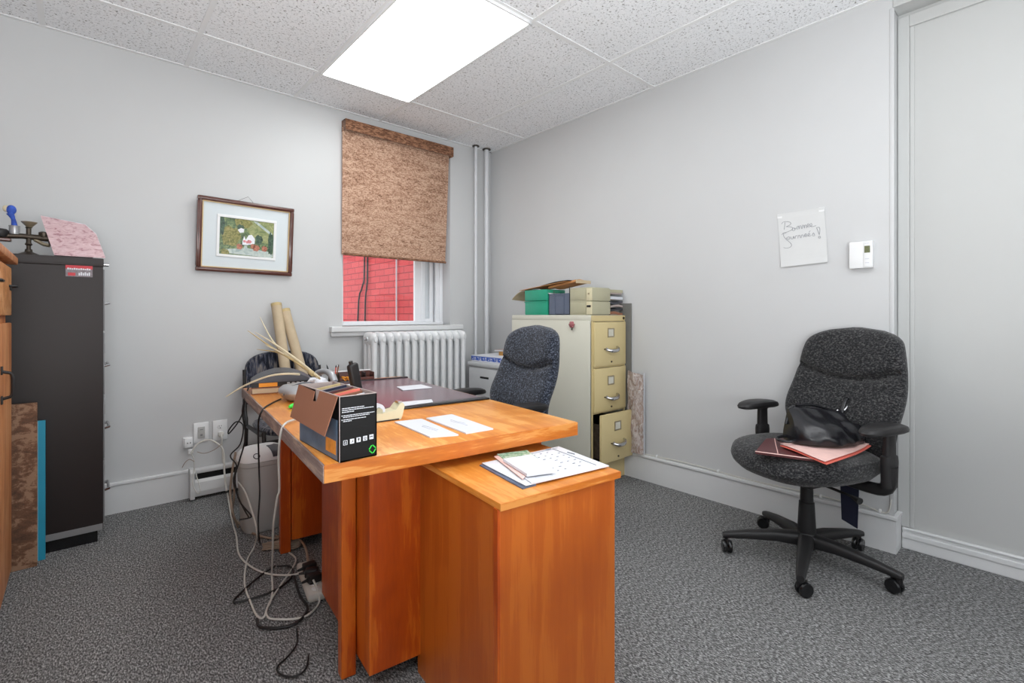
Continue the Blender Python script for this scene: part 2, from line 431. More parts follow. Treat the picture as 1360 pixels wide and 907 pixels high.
# ceiling grid: bars and edge angle
g = MB(); bw = .012; zt = H - .004
k = 0
for i in range(-1, 7):
    x = GX - (i - 0) * T + 0
    if XL < x < 0: g.box(x - bw, x + bw, YB, 0, zt, H + .002)
for j in range(0, 5):
    y = GY - j * LY
    if y > YB: g.box(XL, 0, y - bw, y + bw, zt - .0006, H + .002)
g.box(-.02, 0, YE, 0, zt - .001, H + .001); g.box(XL, 0, -.02, 0, zt - .001, H + .001)
struct('trim_3', g, 'white')
# baseboards
def base_window():
    b = MB()
    b.box(XL, 0, -.018, 0, 0, .15); b.box(XL, 0, -.024, 0, .15, .168, .004)
    return b
struct('baseboard_window', base_window(), 'trimw')
b = MB(); b.box(-.018, 0, YE - .016, -.02, 0, .15); b.box(-.026, 0, YE - .02, -.02, .15, .168, .004); b.box(0, XR - .004, YE - .016, YE, 0, .15); b.box(0, XR - .004, YE - .02, YE, .15, .166, .003)
struct('baseboard_right', b, 'trimw')
b = MB(); b.box(XR - .014, XR, YB, YE - .018, 0, .05, .003); b.box(XR - .02, XR, YB, YE - .018, .05, .075, .004); b.box(XR - .012, XR, YB, YE - .018, .075, .086, .002); b.box(XR - .018, XR, YB, YE - .018, .086, .098, .004)
struct('baseboard_recess', b, 'trimw')

# light fixtures
def light_panel(x0, y0, label, s):
    t = thing('ceiling_light', label, 'ceiling light', ((x0 + T / 2), (y0 + LY / 2), H - .012), 0)
    hx, hy = T / 2 - .008, LY / 2 - .008
    f = MB()
    for a in (-1, 1):
        f.box(a * hx - .008 if a > 0 else -hx - .004, a * hx + .004 if a > 0 else -hx + .008, -hy - .004, hy + .004, -.006, .011, .002)
        f.box(-hx, hx, a * hy - .008 if a > 0 else -hy - .004, a * hy + .004 if a > 0 else -hy + .008, -.006, .011, .002)
    obj('frame', f, 'white', t)
    obj('diffuser', MB().box(-hx + .006, hx - .006, -hy + .006, hy - .006, .001, .008), s, t)
    return t
M['lamp'] = emit('lit diffuser', (251, 254, 253), 7.8)
M['fill_panel'] = emit('added fill diffuser', (250, 252, 255), 3.2)  # for unseen ceiling panels added behind the viewer to brighten the room
light_panel(GX - 2 * T, GY - LY, 'bright white rectangular ceiling light panel set in the tile grid above the desk', 'lamp')
light_panel(GX - 4 * T, GY - 3 * LY, 'added fill light panel in the ceiling, unseen behind the viewer near the left wall', 'fill_panel')
light_panel(GX - 2 * T, GY - 3.0 * LY, 'added fill light panel in the ceiling, unseen behind the viewer, closer to the room centre', 'fill_panel')

# ------------------------------------------------------------------ window
win = bpy.data.objects.new('window_1', None); COL.objects.link(win); win.location = (0, 0, 0); win['kind'] = 'structure'
f = MB()
f.box(WX0, WX0 + .035, .12, .2, WZ0, WZ1, .003); f.box(WX1 - .03, WX1, .115, .2, WZ0, WZ1, .003)
f.box(WX0, WX1, .12, .2, WZ1 - .05, WZ1, .003); f.box(WX0, WX1, .11, .2, WZ0, WZ0 + .022, .003); f.box(WX0 + .03, WX1 - .03, .10, .115, WZ0 + .0, WZ0 + .012, .003)
f.box(WX1 - .06, WX1 - .03, .125, .15, WZ0 + .02, WZ1 - .05, .003); f.box(-.64, WX1, .2, .215, WZ0, WZ1)
obj('window_frame', f, 'pvc', win)
s = MB(); z0, z1 = WZ0 + .022, WZ1 - .05
for (a, b_) in ((WX0 + .035, WX0 + .065), (-.692, -.628)): s.box(a, b_, .14, .165, z0, z1, .004)
s.box(WX0 + .065, -.692, .14, .165, z0, z0 + .012, .003); s.box(WX0 + .065, -.692, .14, .165, z1 - .04, z1, .003); s.box(WX0 + .065, -.692, .14, .165, 1.74, 1.78, .003)
obj('inner_sash', s, 'pvc', win)
s = MB()
for (a, b_) in ((-.61, -.575), (-.53, -.497)): s.box(a, b_, .168, .195, z0, z1, .004)
s.box(-.575, -.53, .168, .195, z0, z0 + .03, .003); s.box(-.575, -.53, .168, .195, z1 - .04, z1, .003)
obj('outer_sash', s, 'pvc', win)
obj('pane', MB().box(WX0 + .06, -.69, .150, .155, z0 + .01, z1 - .02), 'glass', win)
obj('pane', MB().box(-.58, -.525, .178, .183, z0 + .02, z1 - .02), 'glass', win)
obj('window_sill', MB().box(-1.458, -.338, -.055, .115, .955, WZ0, .006).box(-1.452, -.345, -.035, .0, .925, .956, .006), 'trimw', win)

# blind
bl = thing('window_blind', 'brown woven roller blind half lowered over the window', 'blind', ((WX0 + WX1) / 2, -.02, 2.40))
cx = (WX0 + WX1) / 2
obj('cloth', MB().grid(lambda u, v: Vector((-1.374 - cx + u * (.874 + .026 * (1 - v) ** 2 * 0 + .03 * v), .002 - .012 * math.sin(v * 1.5), -.892 + v * .9)), 6, 12, (0, .002, 0)), 'blind', bl)
obj('valance', MB().box(-1.368 - cx, -.452 - cx, -.055, -.045, -.015, .062, .002).box(-1.368 - cx, -1.362 - cx, -.05, .018, -.015, .062, .001).box(-.458 - cx, -.452 - cx, -.05, .018, -.015, .062, .001).box(-1.368 - cx, -.452 - cx, -.05, .018, .056, .062, .001), 'valance', bl)
obj('roller', MB().tube([(-1.36 - cx, -.01, .03), (-.46 - cx, -.01, .03)], .02, 12), 'valance', bl, True)
obj('hem_bar', MB().tube([(-1.364 - cx, -.001, -.888), (-.496 - cx, -.001, -.888)], .009, 10), 'valance', bl, True)

# neighbour's wall outside
bw_ = struct('wall_outside', MB().box(-.35, -.1, .66, 6.5, -1.5, 6.0), 'brick')
o = obj('wall_cable', MB().tube([(-.37, 2.0, -1.4), (-.37, 1.98, 1.0), (-.37, 1.86, 1.4), (-.37, 1.80, 1.7), (-.37, 1.8, 4.0)], .009, 6, 4), 'cableb', None, True)
tag(o, 'left dark cable hanging down the red brick wall outside the window', 'cable')
o = obj('wall_cable', MB().tube([(-.37, 1.80, -1.4), (-.37, 1.79, 1.0), (-.37, 1.74, 1.4), (-.37, 1.72, 1.7), (-.37, 1.72, 4.0)], .009, 6, 4), 'cableb', None, True)
tag(o, 'right dark cable of the pair hanging down the red brick wall outside', 'cable')
o = obj('drain_pipe', MB().tube([(-.37, 1.056, -1.4), (-.37, 1.056, 4.0)], .008, 8), 'pipe', None, True)
tag(o, 'thin pale conduit running up the red brick wall outside', 'pipe')
# ground outside
struct('floor_outside', MB().box(-6, -.1, Tw, 7, -1.6, -1.5), 'boardgrey')

# ------------------------------------------------------------------ pipes in the corner
for x, y, r, lab in ((-.212, -.06, .013, 'thin painted heating riser pipe left of the corner, floor to ceiling'), (-.09, -.055, .019, 'thicker painted heating riser pipe nearest the room corner')):
    t = thing('riser_pipe', lab, 'pipe', (x, y, 0))
    obj('pipe', MB().tube([(0, 0, .005), (0, 0, H + .0)], r, 16), 'pipe', t, True)
    obj('collar', MB().lathe([(r, H - .012), (r + .018, H - .010), (r + .018, H - .006), (r, H - .004)], seg=16), 'pewter', t, True)
    if r > .015: obj('clamp', MB().tube([(0, -r, 1.3), (0, -r - .006, 1.31), (0, .04, 1.31)], .004, 6), 'pipe', t, True)

# ------------------------------------------------------------------ radiator
rad = thing('radiator', 'white cast iron column radiator below the window', 'radiator', (-.835, -.145, 0))
NS = 13; pitch = .0637
def rad_section():
    m = MB(); K = 12
    for yc in (-.062, 0, .062):
        m.loft([[Vector((sup(.0195 * sc, .021 * sc2, 2.4, k, K)[0], yc + sup(.0195 * sc, .021 * sc2, 2.4, k, K)[1], z)) for k in range(K)]
                for z, sc, sc2 in ((.14, 1.1, 1.3), (.2, 1, 1), (.5, .95, .95), (.84, 1, 1), (.90, 1.1, 1.3))])
    for z0, z1 in ((.10, .18), (.86, .955)):
        rings = []
        for t in range(9):
            y = -.092 + .184 * t / 8; e = math.sqrt(max(.08, 1 - ((t - 4) / 4.2) ** 4))
            zc = (z0 + z1) / 2; hz = (z1 - z0) / 2 * e
            rings.append([Vector((sup(.0265 * e, hz, 2.6, k, K)[0], y, zc + sup(.0265 * e, hz, 2.6, k, K)[1])) for k in range(K)])
        m.loft(rings)
    return m
s0 = obj('section', rad_section(), 'rad', rad, True, loc=(-(NS - 1) / 2 * pitch, 0, 0))
for i in range(1, NS):
    c_ = s0.copy(); COL.objects.link(c_); c_.parent = rad; c_.location = ((i - (NS - 1) / 2) * pitch, 0, 0)
hx = (NS - 1) / 2 * pitch
obj('connecting_rod', MB().tube([(-hx - .03, 0, .905), (hx + .03, 0, .905)], .018, 12), 'rad', rad, True)
obj('connecting_rod', MB().tube([(-hx - .03, 0, .14), (hx + .03, 0, .14)], .018, 12), 'rad', rad, True)
for a in (-1, 1):
    for b_ in (-1, 1): obj('foot', MB().lathe([(.022, 0), (.018, .02), (.014, .06), (.018, .12)], (a * hx, b_ * .06, 0), 12), 'rad', rad, True)
obj('bleed_valve', MB().tube([(-hx - .028, -.01, .905), (-hx - .05, -.01, .905)], .008, 8).tube([(-hx - .045, -.01, .905), (-hx - .045, -.035, .912)], .005, 8), 'chrome', rad, True)

# ------------------------------------------------------------------ wall things
pf = thing('picture_frame', 'mahogany framed landscape picture hanging on the wall left of the window', 'picture', (-1.982, -.018, 1.56), 0)
pf.rotation_euler = (R(4), R(.8), 0)
hw, hh = .272, .223
def rectring(m, hw, hh, w, y0, y1, bev=.003):
    m.box(-hw, hw, y0, y1, hh - w, hh, bev); m.box(-hw, hw, y0, y1, -hh, -hh + w, bev)
    m.box(-hw, -hw + w, y0, y1, -hh + w, hh - w, bev); m.box(hw - w, hw, y0, y1, -hh + w, hh - w, bev)
    return m
fr = rectring(MB(), hw, hh, .026, -.026, 0, .006); rectring(fr, hw - .008, hh - .008, .012, -.03, -.02, .004)
obj('frame', fr, 'frame', pf, True)
obj('fillet', rectring(MB(), hw - .026, hh - .026, .006, -.021, -.006, .001), 'gold', pf)
obj('mount', MB().box(-hw + .03, hw - .03, -.012, -.004, -hh + .03, hh - .03), 'mat', pf)
mf = rectring(MB(), .168, .128, .016, -.017, -.011, .002); obj('inner_frame', mf, 'white', pf)
pw, ph = .152, .112
pm = MB()
def pp(mi, pts, y=-.0128):
    pm.mi = mi; pm.prism([(-pw + 2 * pw * a, y, ph - 2 * ph * b_) for a, b_ in pts], (0, .0008, 0))
pp(0, [(0, 0), (1, 0), (1, 1), (0, 1)], -.0122)
pp(1, [(.42, .0), (1, .0), (1, .65), (.62, .55), (.5, .3)], -.0126)
pp(4, [(.1, .86), (.5, .78), (.98, .84), (1, .97), (.95, 1), (.25, .97), (.05, .95)], -.0130)
pp(4, [(.6, .02), (.68, .02), (.97, .3), (.97, .38)], -.0129)
def blob(mi, cx_, cy_, rx, ry, y, n=14):
    pp(mi, [(min(1, max(0, cx_ + rx * math.cos(2 * math.pi * k / n) * (1 + .18 * math.sin(k * 5.1)))), min(1, max(0, cy_ + ry * math.sin(2 * math.pi * k / n) * (1 + .18 * math.cos(k * 3.7))))) for k in range(n)], y)
blob(2, .2, .5, .19, .27, -.0131); blob(2, .42, .1, .18, .14, -.0132); blob(3, .04, .2, .05, .3, -.0133); blob(2, .1, .95, .08, .1, -.0135)
blob(3, .37, .22, .07, .07, -.0134); blob(3, .72, .52, .08, .13, -.0134); blob(3, .95, .6, .06, .32, -.0135)
pp(5, [(.32, .30), (.38, .24), (.44, .27), (.43, .36), (.36, .38)], -.0138)
pp(5, [(.41, .62), (.44, .45), (.47, .56), (.52, .42), (.58, .40), (.64, .5), (.64, .64), (.5, .7), (.41, .7)], -.0138)
for a, b_, c_ in ((.45, .6, .03), (.54, .6, .045), (.5, .62, .03)): blob(6, a, b_, c_, c_ * 1.1, -.0141)
for a, b_, c_ in ((.67, .76, .07), (.61, .72, .05), (.83, .76, .06), (.36, .76, .06)): blob(7, a, b_, c_, c_ * 1.3, -.0142)
pp(4, [(.4, .97), (.45, .72), (.5, .72), (.52, .97)], -.0139)
obj('painting', pm, ['p_green', 'p_field', 'p_tree', 'p_dark', 'p_road', 'p_house', 'p_pink', 'p_red'], pf)
obj('hanging_wire', MB().tube([(-.09, -.003, hh - .02), (0, -.001, hh + .035), (.04, -.002, hh - .01)], .0012, 6), 'pewter', pf)

nt_ = thing('wall_note', 'sheet of white paper with a handwritten greeting taped to the right wall', 'note', (0, -2.53, 1.47))
cs = [onX(1033, 285), onX(1095, 275), onX(1100, 348), onX(1038, 355)]
off = Vector((0, -2.53, 1.47))
def nf(u, v):
    p = (cs[0] * (1 - u) + cs[1] * u) * v + (cs[3] * (1 - u) + cs[2] * u) * (1 - v) - off
    p.x = -.004 - .006 * (1 - v) ** 6 - .003 * v ** 8 * 1; return p
obj('sheet', MB().grid(nf, 6, 10, (-.0008, 0, 0)), 'notepaper', nt_)
strokes = [[(215, 285), (240, 262), (300, 265), (305, 290), (262, 312)], [(262, 312), (318, 315), (322, 340), (270, 365), (228, 375)], [(250, 268), (243, 340)],
 [(330, 325), (320, 340), (334, 352), (352, 340), (345, 325), (330, 325), (366, 328)], [(372, 340), (372, 312), (386, 305), (392, 335), (394, 308), (408, 302), (414, 332)],
 [(422, 332), (424, 302), (436, 296), (444, 328), (446, 300), (458, 294), (466, 324)], [(472, 308), (492, 296), (484, 280), (472, 294), (478, 314), (500, 310), (520, 300), (515, 278), (500, 290), (512, 312), (540, 306), (562, 300)],
 [(218, 392), (240, 372), (262, 378)], [(240, 378), (236, 404), (262, 440), (300, 470), (316, 496), (300, 518), (266, 526), (236, 520)],
 [(278, 412), (266, 428), (282, 440), (298, 424), (284, 410)], [(306, 412), (314, 434), (330, 430), (336, 406), (344, 430)], [(352, 430), (356, 404), (374, 402)], [(380, 428), (384, 402), (398, 398), (406, 424)],
 [(412, 424), (416, 398), (430, 394), (438, 418)], [(446, 404), (466, 396), (458, 380), (446, 394), (452, 412), (474, 404)], [(480, 400), (500, 390), (492, 376), (480, 390), (486, 408), (512, 400)], [(520, 400), (536, 374), (548, 400), (528, 404)], [(490, 366), (504, 352)],
 [(566, 322), (594, 318), (600, 346), (594, 392), (582, 356), (566, 322)], [(588, 408), (604, 408), (604, 424), (588, 424), (588, 408)]]
hm = MB()
for st in strokes:
    pts = []
    for x, y in st:
        p = onX(1010 + x / 7.556, 260 + y / 7.556) - off; p.x = -.0056; pts.append(p)
    hm.tube(pts, .0008, 5, 3)
obj('handwriting', hm, 'ink', nt_)
obj('tape', MB().box(-.0062, -.0045, .09, .113, .115, .138), 'white', nt_); obj('tape', MB().box(-.0062, -.0045, -.105, -.08, .12, .142), 'white', nt_)

th_ = thing('thermostat', 'white wall thermostat with small olive display beside the note', 'thermostat', (-.001, -2.79, 1.357))
obj('body', MB().box(-.03, 0, -.046, .046, -.062, .064, .004), 'white', th_, True)
obj('cover', MB().box(-.034, -.028, -.044, -.012, -.058, .06, .002), 'white', th_, True)
obj('display', MB().box(-.0352, -.033, -.038, -.016, .008, .04), 'lcd', th_)
for z_ in (-.022, -.04, .05): obj('button', MB().box(-.0352, -.033, -.034, -.018, z_, z_ + .004), 'paper2', th_)

# outlets on the window wall
def outlet(u, v, wdt, hgt, label, kind):
    p = onY(u, v); t = thing('wall_outlet', label, 'outlet', (p.x, -.001, p.z))
    obj('plate', MB().box(-wdt / 2, wdt / 2, -.008, 0, -hgt / 2, hgt / 2, .003), 'white', t, True)
    if kind == 'duplex':
        for dz in (.022, -.022):
            r = obj('receptacle', MB().lathe([(.015, 0), (.015, .003), (.013, .004)], (0, -.007, dz), 20, Matrix.Rotation(R(90), 3, 'X')), 'white', t, True)
            m = MB(); m.box(-.007, -.005, -.0125, -.011, .002 + dz, .010 + dz); m.box(.005, .007, -.0125, -.011, .002 + dz, .010 + dz); m.box(-.002, .002, -.0125, -.011, -.009 + dz, -.004 + dz)
            obj('slot', m, 'dark', t)
    if kind == 'rocker':
        obj('receptacle', MB().box(-.018, .018, -.012, -.007, -.034, .034, .002), 'bing', t, True)
        m = MB(); m.box(-.008, .008, -.0135, -.011, .016, .02); m.box(-.006, .006, -.0135, -.011, -.02, -.008); obj('slot', m, 'greystrip', t)
    if kind == 'jack':
        obj('jack_box', MB().box(-wdt / 2 + .004, wdt / 2 - .004, -.03, -.006, -hgt / 2 + .004, hgt / 2 - .004, .004), 'white', t, True)
        m = MB(); m.sphere((-.006, -.031, 0), .003); m.sphere((.009, -.031, 0), .003); obj('screw', m, 'dark', t, True)
    return t
outlet(249.5, 587, .05, .062, 'small white surface mounted phone jack, leftmost on the window wall', 'jack')
outlet(267, 574, .078, .118, 'white wall plate with rectangular centre, middle of the three', 'rocker')
outlet(292, 571, .078, .122, 'white duplex wall outlet with a plug in it, rightmost of three', 'duplex')
pl = thing('power_plug', 'white plug in the lower socket of the duplex outlet', 'plug', (onY(292, 571).x, -.013, onY(292, 571).z - .022))
obj('plug_body', MB().box(-.014, .014, -.028, 0, -.012, .014, .005), 'cablew', pl, True)
obj('cord', MB().tube([(0, -.026, 0), (.002, -.035, -.02), (.004, -.03, -.08), (.012, -.03, -.18), (.03, -.04, -.26)], .0045, 8, 4), 'cablew', pl, True)
pl = thing('phone_plug', 'small white adaptor hanging below the leftmost phone jack', 'plug', (onY(252, 598).x, -.026, onY(252, 598).z))
obj('plug_body', MB().box(-.013, .013, -.014, .0, -.012, .014, .003), 'white', pl, True)

# baseboard heater
bh = thing('baseboard_heater', 'short white electric baseboard heater below the outlets', 'heater', (-2.0, -.026, 0))
bh_len = .27
prof = [(0, .02), (-.055, .02), (-.062, .05), (-.055, .10), (-.04, .115)]
m = MB()
m.prism([(-bh_len, y, z) for y, z in prof] + [(-bh_len, -.03, .11), (-bh_len, 0, .11)], (2 * bh_len, 0, 0))
obj('front_panel', m, 'heat', bh)
obj('hood', MB().box(-bh_len, bh_len, -.05, 0, .15, .175, .005).box(-bh_len, bh_len, -.006, 0, .1, .15), 'heat', bh, True)
obj('grille', MB().box(-bh_len + .02, bh_len - .01, -.03, -.004, .112, .15), 'dark', bh)
for a in (-1, 1): obj('end_cap', MB().prism([(a * bh_len, 0, .01), (a * bh_len, -.066, .01), (a * bh_len, -.07, .06), (a * bh_len, -.064, .16), (a * bh_len, -.05, .18), (a * bh_len, 0, .18)], (a * .022, 0, 0)), 'heat', bh)

# cable along the right baseboard
p0 = Vector((-.012, -1.52, .176)); pts = [Vector((-.012, y, .176 + .004 * math.sin(y * 9))) for y in [-1.5 - .1 * i for i in range(13)]] + [Vector((-.012, -2.76, .178)), Vector((-.02, -2.80, .19)), Vector((-.014, -2.85, .175)), Vector((-.01, -2.89, .18)), Vector((-.012, -2.902, .24))]
cb = thing('baseboard_cable', 'thin white cable stapled along the top of the right baseboard', 'cable', (0, -2.2, 0))
obj('cable', MB().tube([p - Vector((0, -2.2, 0)) for p in pts], .0035, 6, 3), 'cablew', cb, True)
for y in (-1.7, -2.1, -2.62, -2.86): obj('clip', MB().box(-.018, 0, y + 2.2 - .005, y + 2.2 + .005, .169, .184, .002), 'white', cb)

# ------------------------------------------------------------------ black filing cabinet (corner)
bx0, bx1, by0, by1, BH = -3.40, -2.685, -.392, -.03, 1.345
fc = thing('filing_cabinet', 'tall charcoal four drawer filing cabinet in the left corner', 'filing cabinet', ((bx0 + bx1) / 2, (by0 + by1) / 2, 0))
ox, oy = (bx0 + bx1) / 2, (by0 + by1) / 2; hx, hy = (bx1 - bx0) / 2, (by1 - by0) / 2
obj('body', MB().box(-hx, hx, -hy, hy, .055, BH - .04, .003).box(-hx, hx + .002, -hy - .002, hy + .002, BH - .04, BH, .004), 'blacksteel', fc, True)
obj('plinth', MB().box(-hx + .01, hx - .02, -hy + .012, hy - .01, 0, .056), 'blackg', fc)
obj('trim_strip', MB().box(-hx, hx - .002, -hy - .003, -hy + .002, .056, .085, .001), 'greystrip', fc, label='grey strip along the base')
for i, z in enumerate((.085, .39, .695, 1.0)):
    d = obj('drawer', MB().box(hx, hx + .006, -hy + .02, hy - .02, z, z + .295, .002), 'greystrip', fc, True)
    obj('handle', MB().tube([(hx + .004, -.09, z + .13), (hx + .024, -.085, z + .135), (hx + .024, .055, z + .135), (hx + .004, .06, z + .13)], .006, 8), 'chrome', d, True)
    obj('label_holder', MB().box(hx + .005, hx + .010, -.04, .04, z + .19, z + .24, .001), 'chrome', d)
obj('lock', MB().tube([(hx, -hy + .05, BH - .025), (hx + .022, -hy + .05, BH - .025)], .009, 12), 'chrome', fc, True)
st = MB(); a0 = onY(87, 352, by0).x - ox; a1 = onY(123, 352, by0).x - ox; zt_ = 1.306; st.box(a0, a1, -hy - .001, -hy - .0002, zt_ - .052, zt_)
st.mi = 1; st.box(a0, a1, -hy - .0016, -hy - .001, zt_ - .016, zt_)
st.mi = 2
for k in range(11): st.box(a0 + .006 + k * .0075, a0 + .0118 + k * .0075, -hy - .0022, -hy - .0016, zt_ - .020, zt_ - .012 - (k % 3) * .001)
for k in range(6): st.box(a0 + .045 + k * .007, a0 + .050 + k * .007, -hy - .0022, -hy - .001, zt_ - .046, zt_ - .034 + (k % 2) * .004)
st.mi = 1; st.box(a0 + .008, a0 + .034, -hy - .0018, -hy - .001, zt_ - .048, zt_ - .034)
obj('sticker', st, ['stickb', 'red', 'paper'], fc, label='red and grey sticker')

# things on the black cabinet
pfold = thing('pink_folder', 'pink marbled folder leaning on top of the charcoal filing cabinet', 'folder', (-2.78, -.30, BH + .002), 0)
P0, P1, P2, P3, P4 = [p - Vector((-2.78, -.30, BH + .002)) for p in (onY(72, 332, -.37), onY(140, 337, -.37), onY(128, 312, -.30), onY(113, 299, -.26), onY(54, 287, -.24))]
P0.z = P1.z = .003
m = MB(); nn = Vector((0, .006, .004)); m.prism([P0, P1, P2, P3, P4], nn); obj('cover', m, 'pink', pfold)
m = MB(); m.prism([P0 + nn * 1.2, P1 + nn * 1.2, P2 + nn * 1.2, P3 + nn * 1.2, P4 + nn * 1.2 + Vector((.01, 0, -.003))], nn * .6); obj('pages', m, 'paper', pfold)
m = MB(); m.obox(Vector((-.045, .03, .055)), (.008, .008, .07), Matrix.Rotation(R(-38), 3, 'X') , .001); obj('prop', m, 'blackp', pfold)
bk = thing('black_box', 'low black box under the pink folder on the charcoal cabinet', 'box', (-2.80, -.2, BH))
obj('box_body', MB().box(-.06, .08, -.05, .1, 0.001, .03, .003), 'blackp', bk); obj('lid', MB().box(-.062, .082, -.052, .102, .03, .038, .002), 'blackp', bk)

bs = thing('brass_instrument', 'dark brass scale-like instrument with knobs on a pedestal atop the charcoal cabinet', 'instrument', (-2.945, -.27, BH))
obj('base', MB().lathe([(.045, 0), (.045, .006), (.03, .014), (.014, .022), (.012, .034)], seg=24), 'pewter', bs, True)
obj('column', MB().lathe([(.008, .03), (.008, .05), (.014, .056), (.009, .064), (.009, .13), (.013, .134)], seg=16), 'pewter', bs, True)
obj('beam', MB().tube([(-.14, 0, .085), (-.02, 0, .092), (.10, 0, .088)], [.014, .012, .016], 12), 'pewter', bs, True)
obj('weight', MB().lathe([(.02, .02), (.027, .03), (.027, .05), (.02, .058)], (-.09, -.0, .06), 16), 'blackp', bs, True)
obj('weight', MB().lathe([(.014, .02), (.018, .03), (.018, .045), (.01, .05)], (.05, 0, .07), 16), 'pewter', bs, True)
obj('weight', MB().lathe([(.018, 0), (.02, .015), (.018, .03), (.012, .034)], (.085, 0, .07), 16, Matrix.Rotation(R(80), 3, 'X')), 'pewter', bs, True)
obj('dish', MB().lathe([(.006, 0), (.012, .014), (.026, .03), (.028, .034), (.024, .032), (.008, .012)], (.002, 0, .125), 20), 'brass', bs, True)
obj('cup', MB().lathe([(.016, 0), (.018, .01), (.018, .034), (.02, .038)], (-.046, -.0, .098), 20), 'silver', bs, True, label='pale metal cup')
obj('arm', MB().tube([(.02, 0, .08), (.05, -.01, .06), (.07, -.02, .055)], .008, 8), 'brass', bs, True)
obj('slide_tray', MB().box(-.17, -.055, -.03, .02, .062, .076, .004), 'frame', bs, True, label='red brown wooden tray')
fl = thing('cloth_figure', 'small blue and white cloth bundle sticking up from the metal cup', 'ornament', (-2.991, -.27, BH + .137))
obj('stem', MB().tube([(0, 0, 0), (-.004, 0, .03), (-.014, 0, .055)], [.011, .008, .014], 10, 3), 'bluecloth', fl, True)
obj('head', MB().sphere((-.010, 0, .070), .019, Matrix.Diagonal((.9, .8, 1.15, 1)), 12, 8), 'bluecloth', fl, True)
obj('ruffle', MB().sphere((-.028, 0, .074), .012, Matrix.Diagonal((.9, .6, 1.2, 1)), 10, 7), 'straw2', fl, True, label='pale ruffled edge')

# ------------------------------------------------------------------ wooden cupboard at far left
CXF = -2.975; cy0, cy1 = -1.95, -.545; CH = 1.315
wc = thing('wooden_cupboard', 'orange oak cupboard with black handles at the far left edge', 'cupboard', ((XL + CXF) / 2, (cy0 + cy1) / 2, 0))
ox, oy = (XL + CXF) / 2, (cy0 + cy1) / 2; hx = (CXF - XL) / 2 - .004; hy = (cy1 - cy0) / 2
obj('body', MB().box(-hx, hx - .018, -hy + .004, hy - .004, .0, CH - .03, .002), 'oak', wc)
obj('top', MB().box(-hx, hx + .018, -hy - .01, hy + .008, CH - .03, CH, .005), 'oak', wc, True)
def pull(m, y, z0, z1):
    m.tube([(hx, y, z0), (hx + .012, y, z0 + .004), (hx + .028, y, z0 + .012), (hx + .030, y, (z0 + z1) / 2), (hx + .028, y, z1 - .012), (hx + .012, y, z1 - .004), (hx, y, z1)], .0055, 8, 3)
    m.box(hx, hx + .006, y - .009, y + .009, z0 - .018, z0 + .012, .002); m.box(hx, hx + .006, y - .009, y + .009, z1 - .012, z1 + .018, .002)
for i in range(3):
    a = cy1 - oy - .008 - i * .466; b_ = a - .458
    d = obj('drawer', MB().box(hx - .018, hx, b_, a, 1.075, CH - .045, .004), 'oak2', wc, True)
    m = MB(); yc = (a + b_) / 2 + .02 * 0
    m.box(hx, hx + .006, a - .075, a - .05, 1.175, 1.195, .002); m.tube([(hx, a - .03, 1.192), (hx + .018, a - .04, 1.192), (hx + .018, a - .09, 1.192), (hx, a - .1, 1.192)], .005, 8)
    obj('handle', m, 'blackp', d, True)
    d = obj('door', MB().box(hx - .018, hx, b_, a, .03, 1.045, .004), 'oak', wc, True)
    m = MB(); pull(m, a - .365 if i == 0 else b_ + .05, .775, .875); obj('handle', m, 'blackp', d, True)
wh = thing('black_cord', 'thin black cord lying on the top of the oak cupboard', 'cable', (-3.05, -.62, CH))
obj('cable', MB().tube([(0, -.3, .006), (.04, -.12, .03), (.05, 0, .006), (.03, .05, .006)], .004, 6, 4), 'cableb', wh, True)
wb = thing('mottled_board', 'mottled brown board standing on edge between oak cupboard and charcoal cabinet', 'board', (-3.14, -.50, 0))
obj('board', MB().box(-.23, .235, -.012, .012, .001, .70, .002), 'bark', wb)
tb = thing('turquoise_panel', 'turquoise panel with white edge standing beside the charcoal cabinet', 'panel', (-3.12, -.45, 0))
obj('face', MB().box(-.23, .238, -.004, .012, .001, .612, .001), 'teal', tb)
obj('edge', MB().box(-.23, .214, -.007, -.0035, .001, .612, .0005), 'white', tb)

# ------------------------------------------------------------------ cream filing cabinet + things on it
cfx0, cfx1, cfy0, cfy1, CFH = -.362, -.012, -1.455, -.70, 1.076
cf = thing('filing_cabinet', 'cream metal filing cabinet with brown-tinted drawer fronts, third drawer ajar', 'filing cabinet', ((cfx0 + cfx1) / 2, (cfy0 + cfy1) / 2, 0))
ox, oy = (cfx0 + cfx1) / 2, (cfy0 + cfy1) / 2; hx, hy = (cfx1 - cfx0) / 2, (cfy1 - cfy0) / 2
obj('body', MB().box(-hx, -hx + .004, -hy, hy, .0, CFH - .035, .001).box(hx - .004, hx, -hy, hy, 0, CFH - .035, .001).box(-hx, hx, hy - .004, hy, 0, CFH - .035, .001).box(-hx, hx, -hy, hy, CFH - .036, CFH, .005).box(-hx + .002, hx - .002, -hy + .02, hy - .002, .0, .12), 'cream_side', cf, True)
m = MB(); m.box(-hx, -hx + .014, -hy - .002, -hy + .006, 0, CFH - .036); m.box(hx - .014, hx, -hy - .002, -hy + .006, 0, CFH - .036); m.box(-hx + .014, hx - .014, -hy - .001, -hy + .006, CFH - .040, CFH - .02)
m.box(-hx, hx, -hy - .0025, -hy + .003, CFH - .034, CFH - .002)
for z in (.738, .448): m.box(-hx + .014, hx - .014, -hy, -hy + .006, z, z + .01)
m.box(-hx + .014, hx - .014, -hy + .0, -hy + .02, .0, .135)
obj('front_frame', m, 'cream', cf, label='tan front frame')
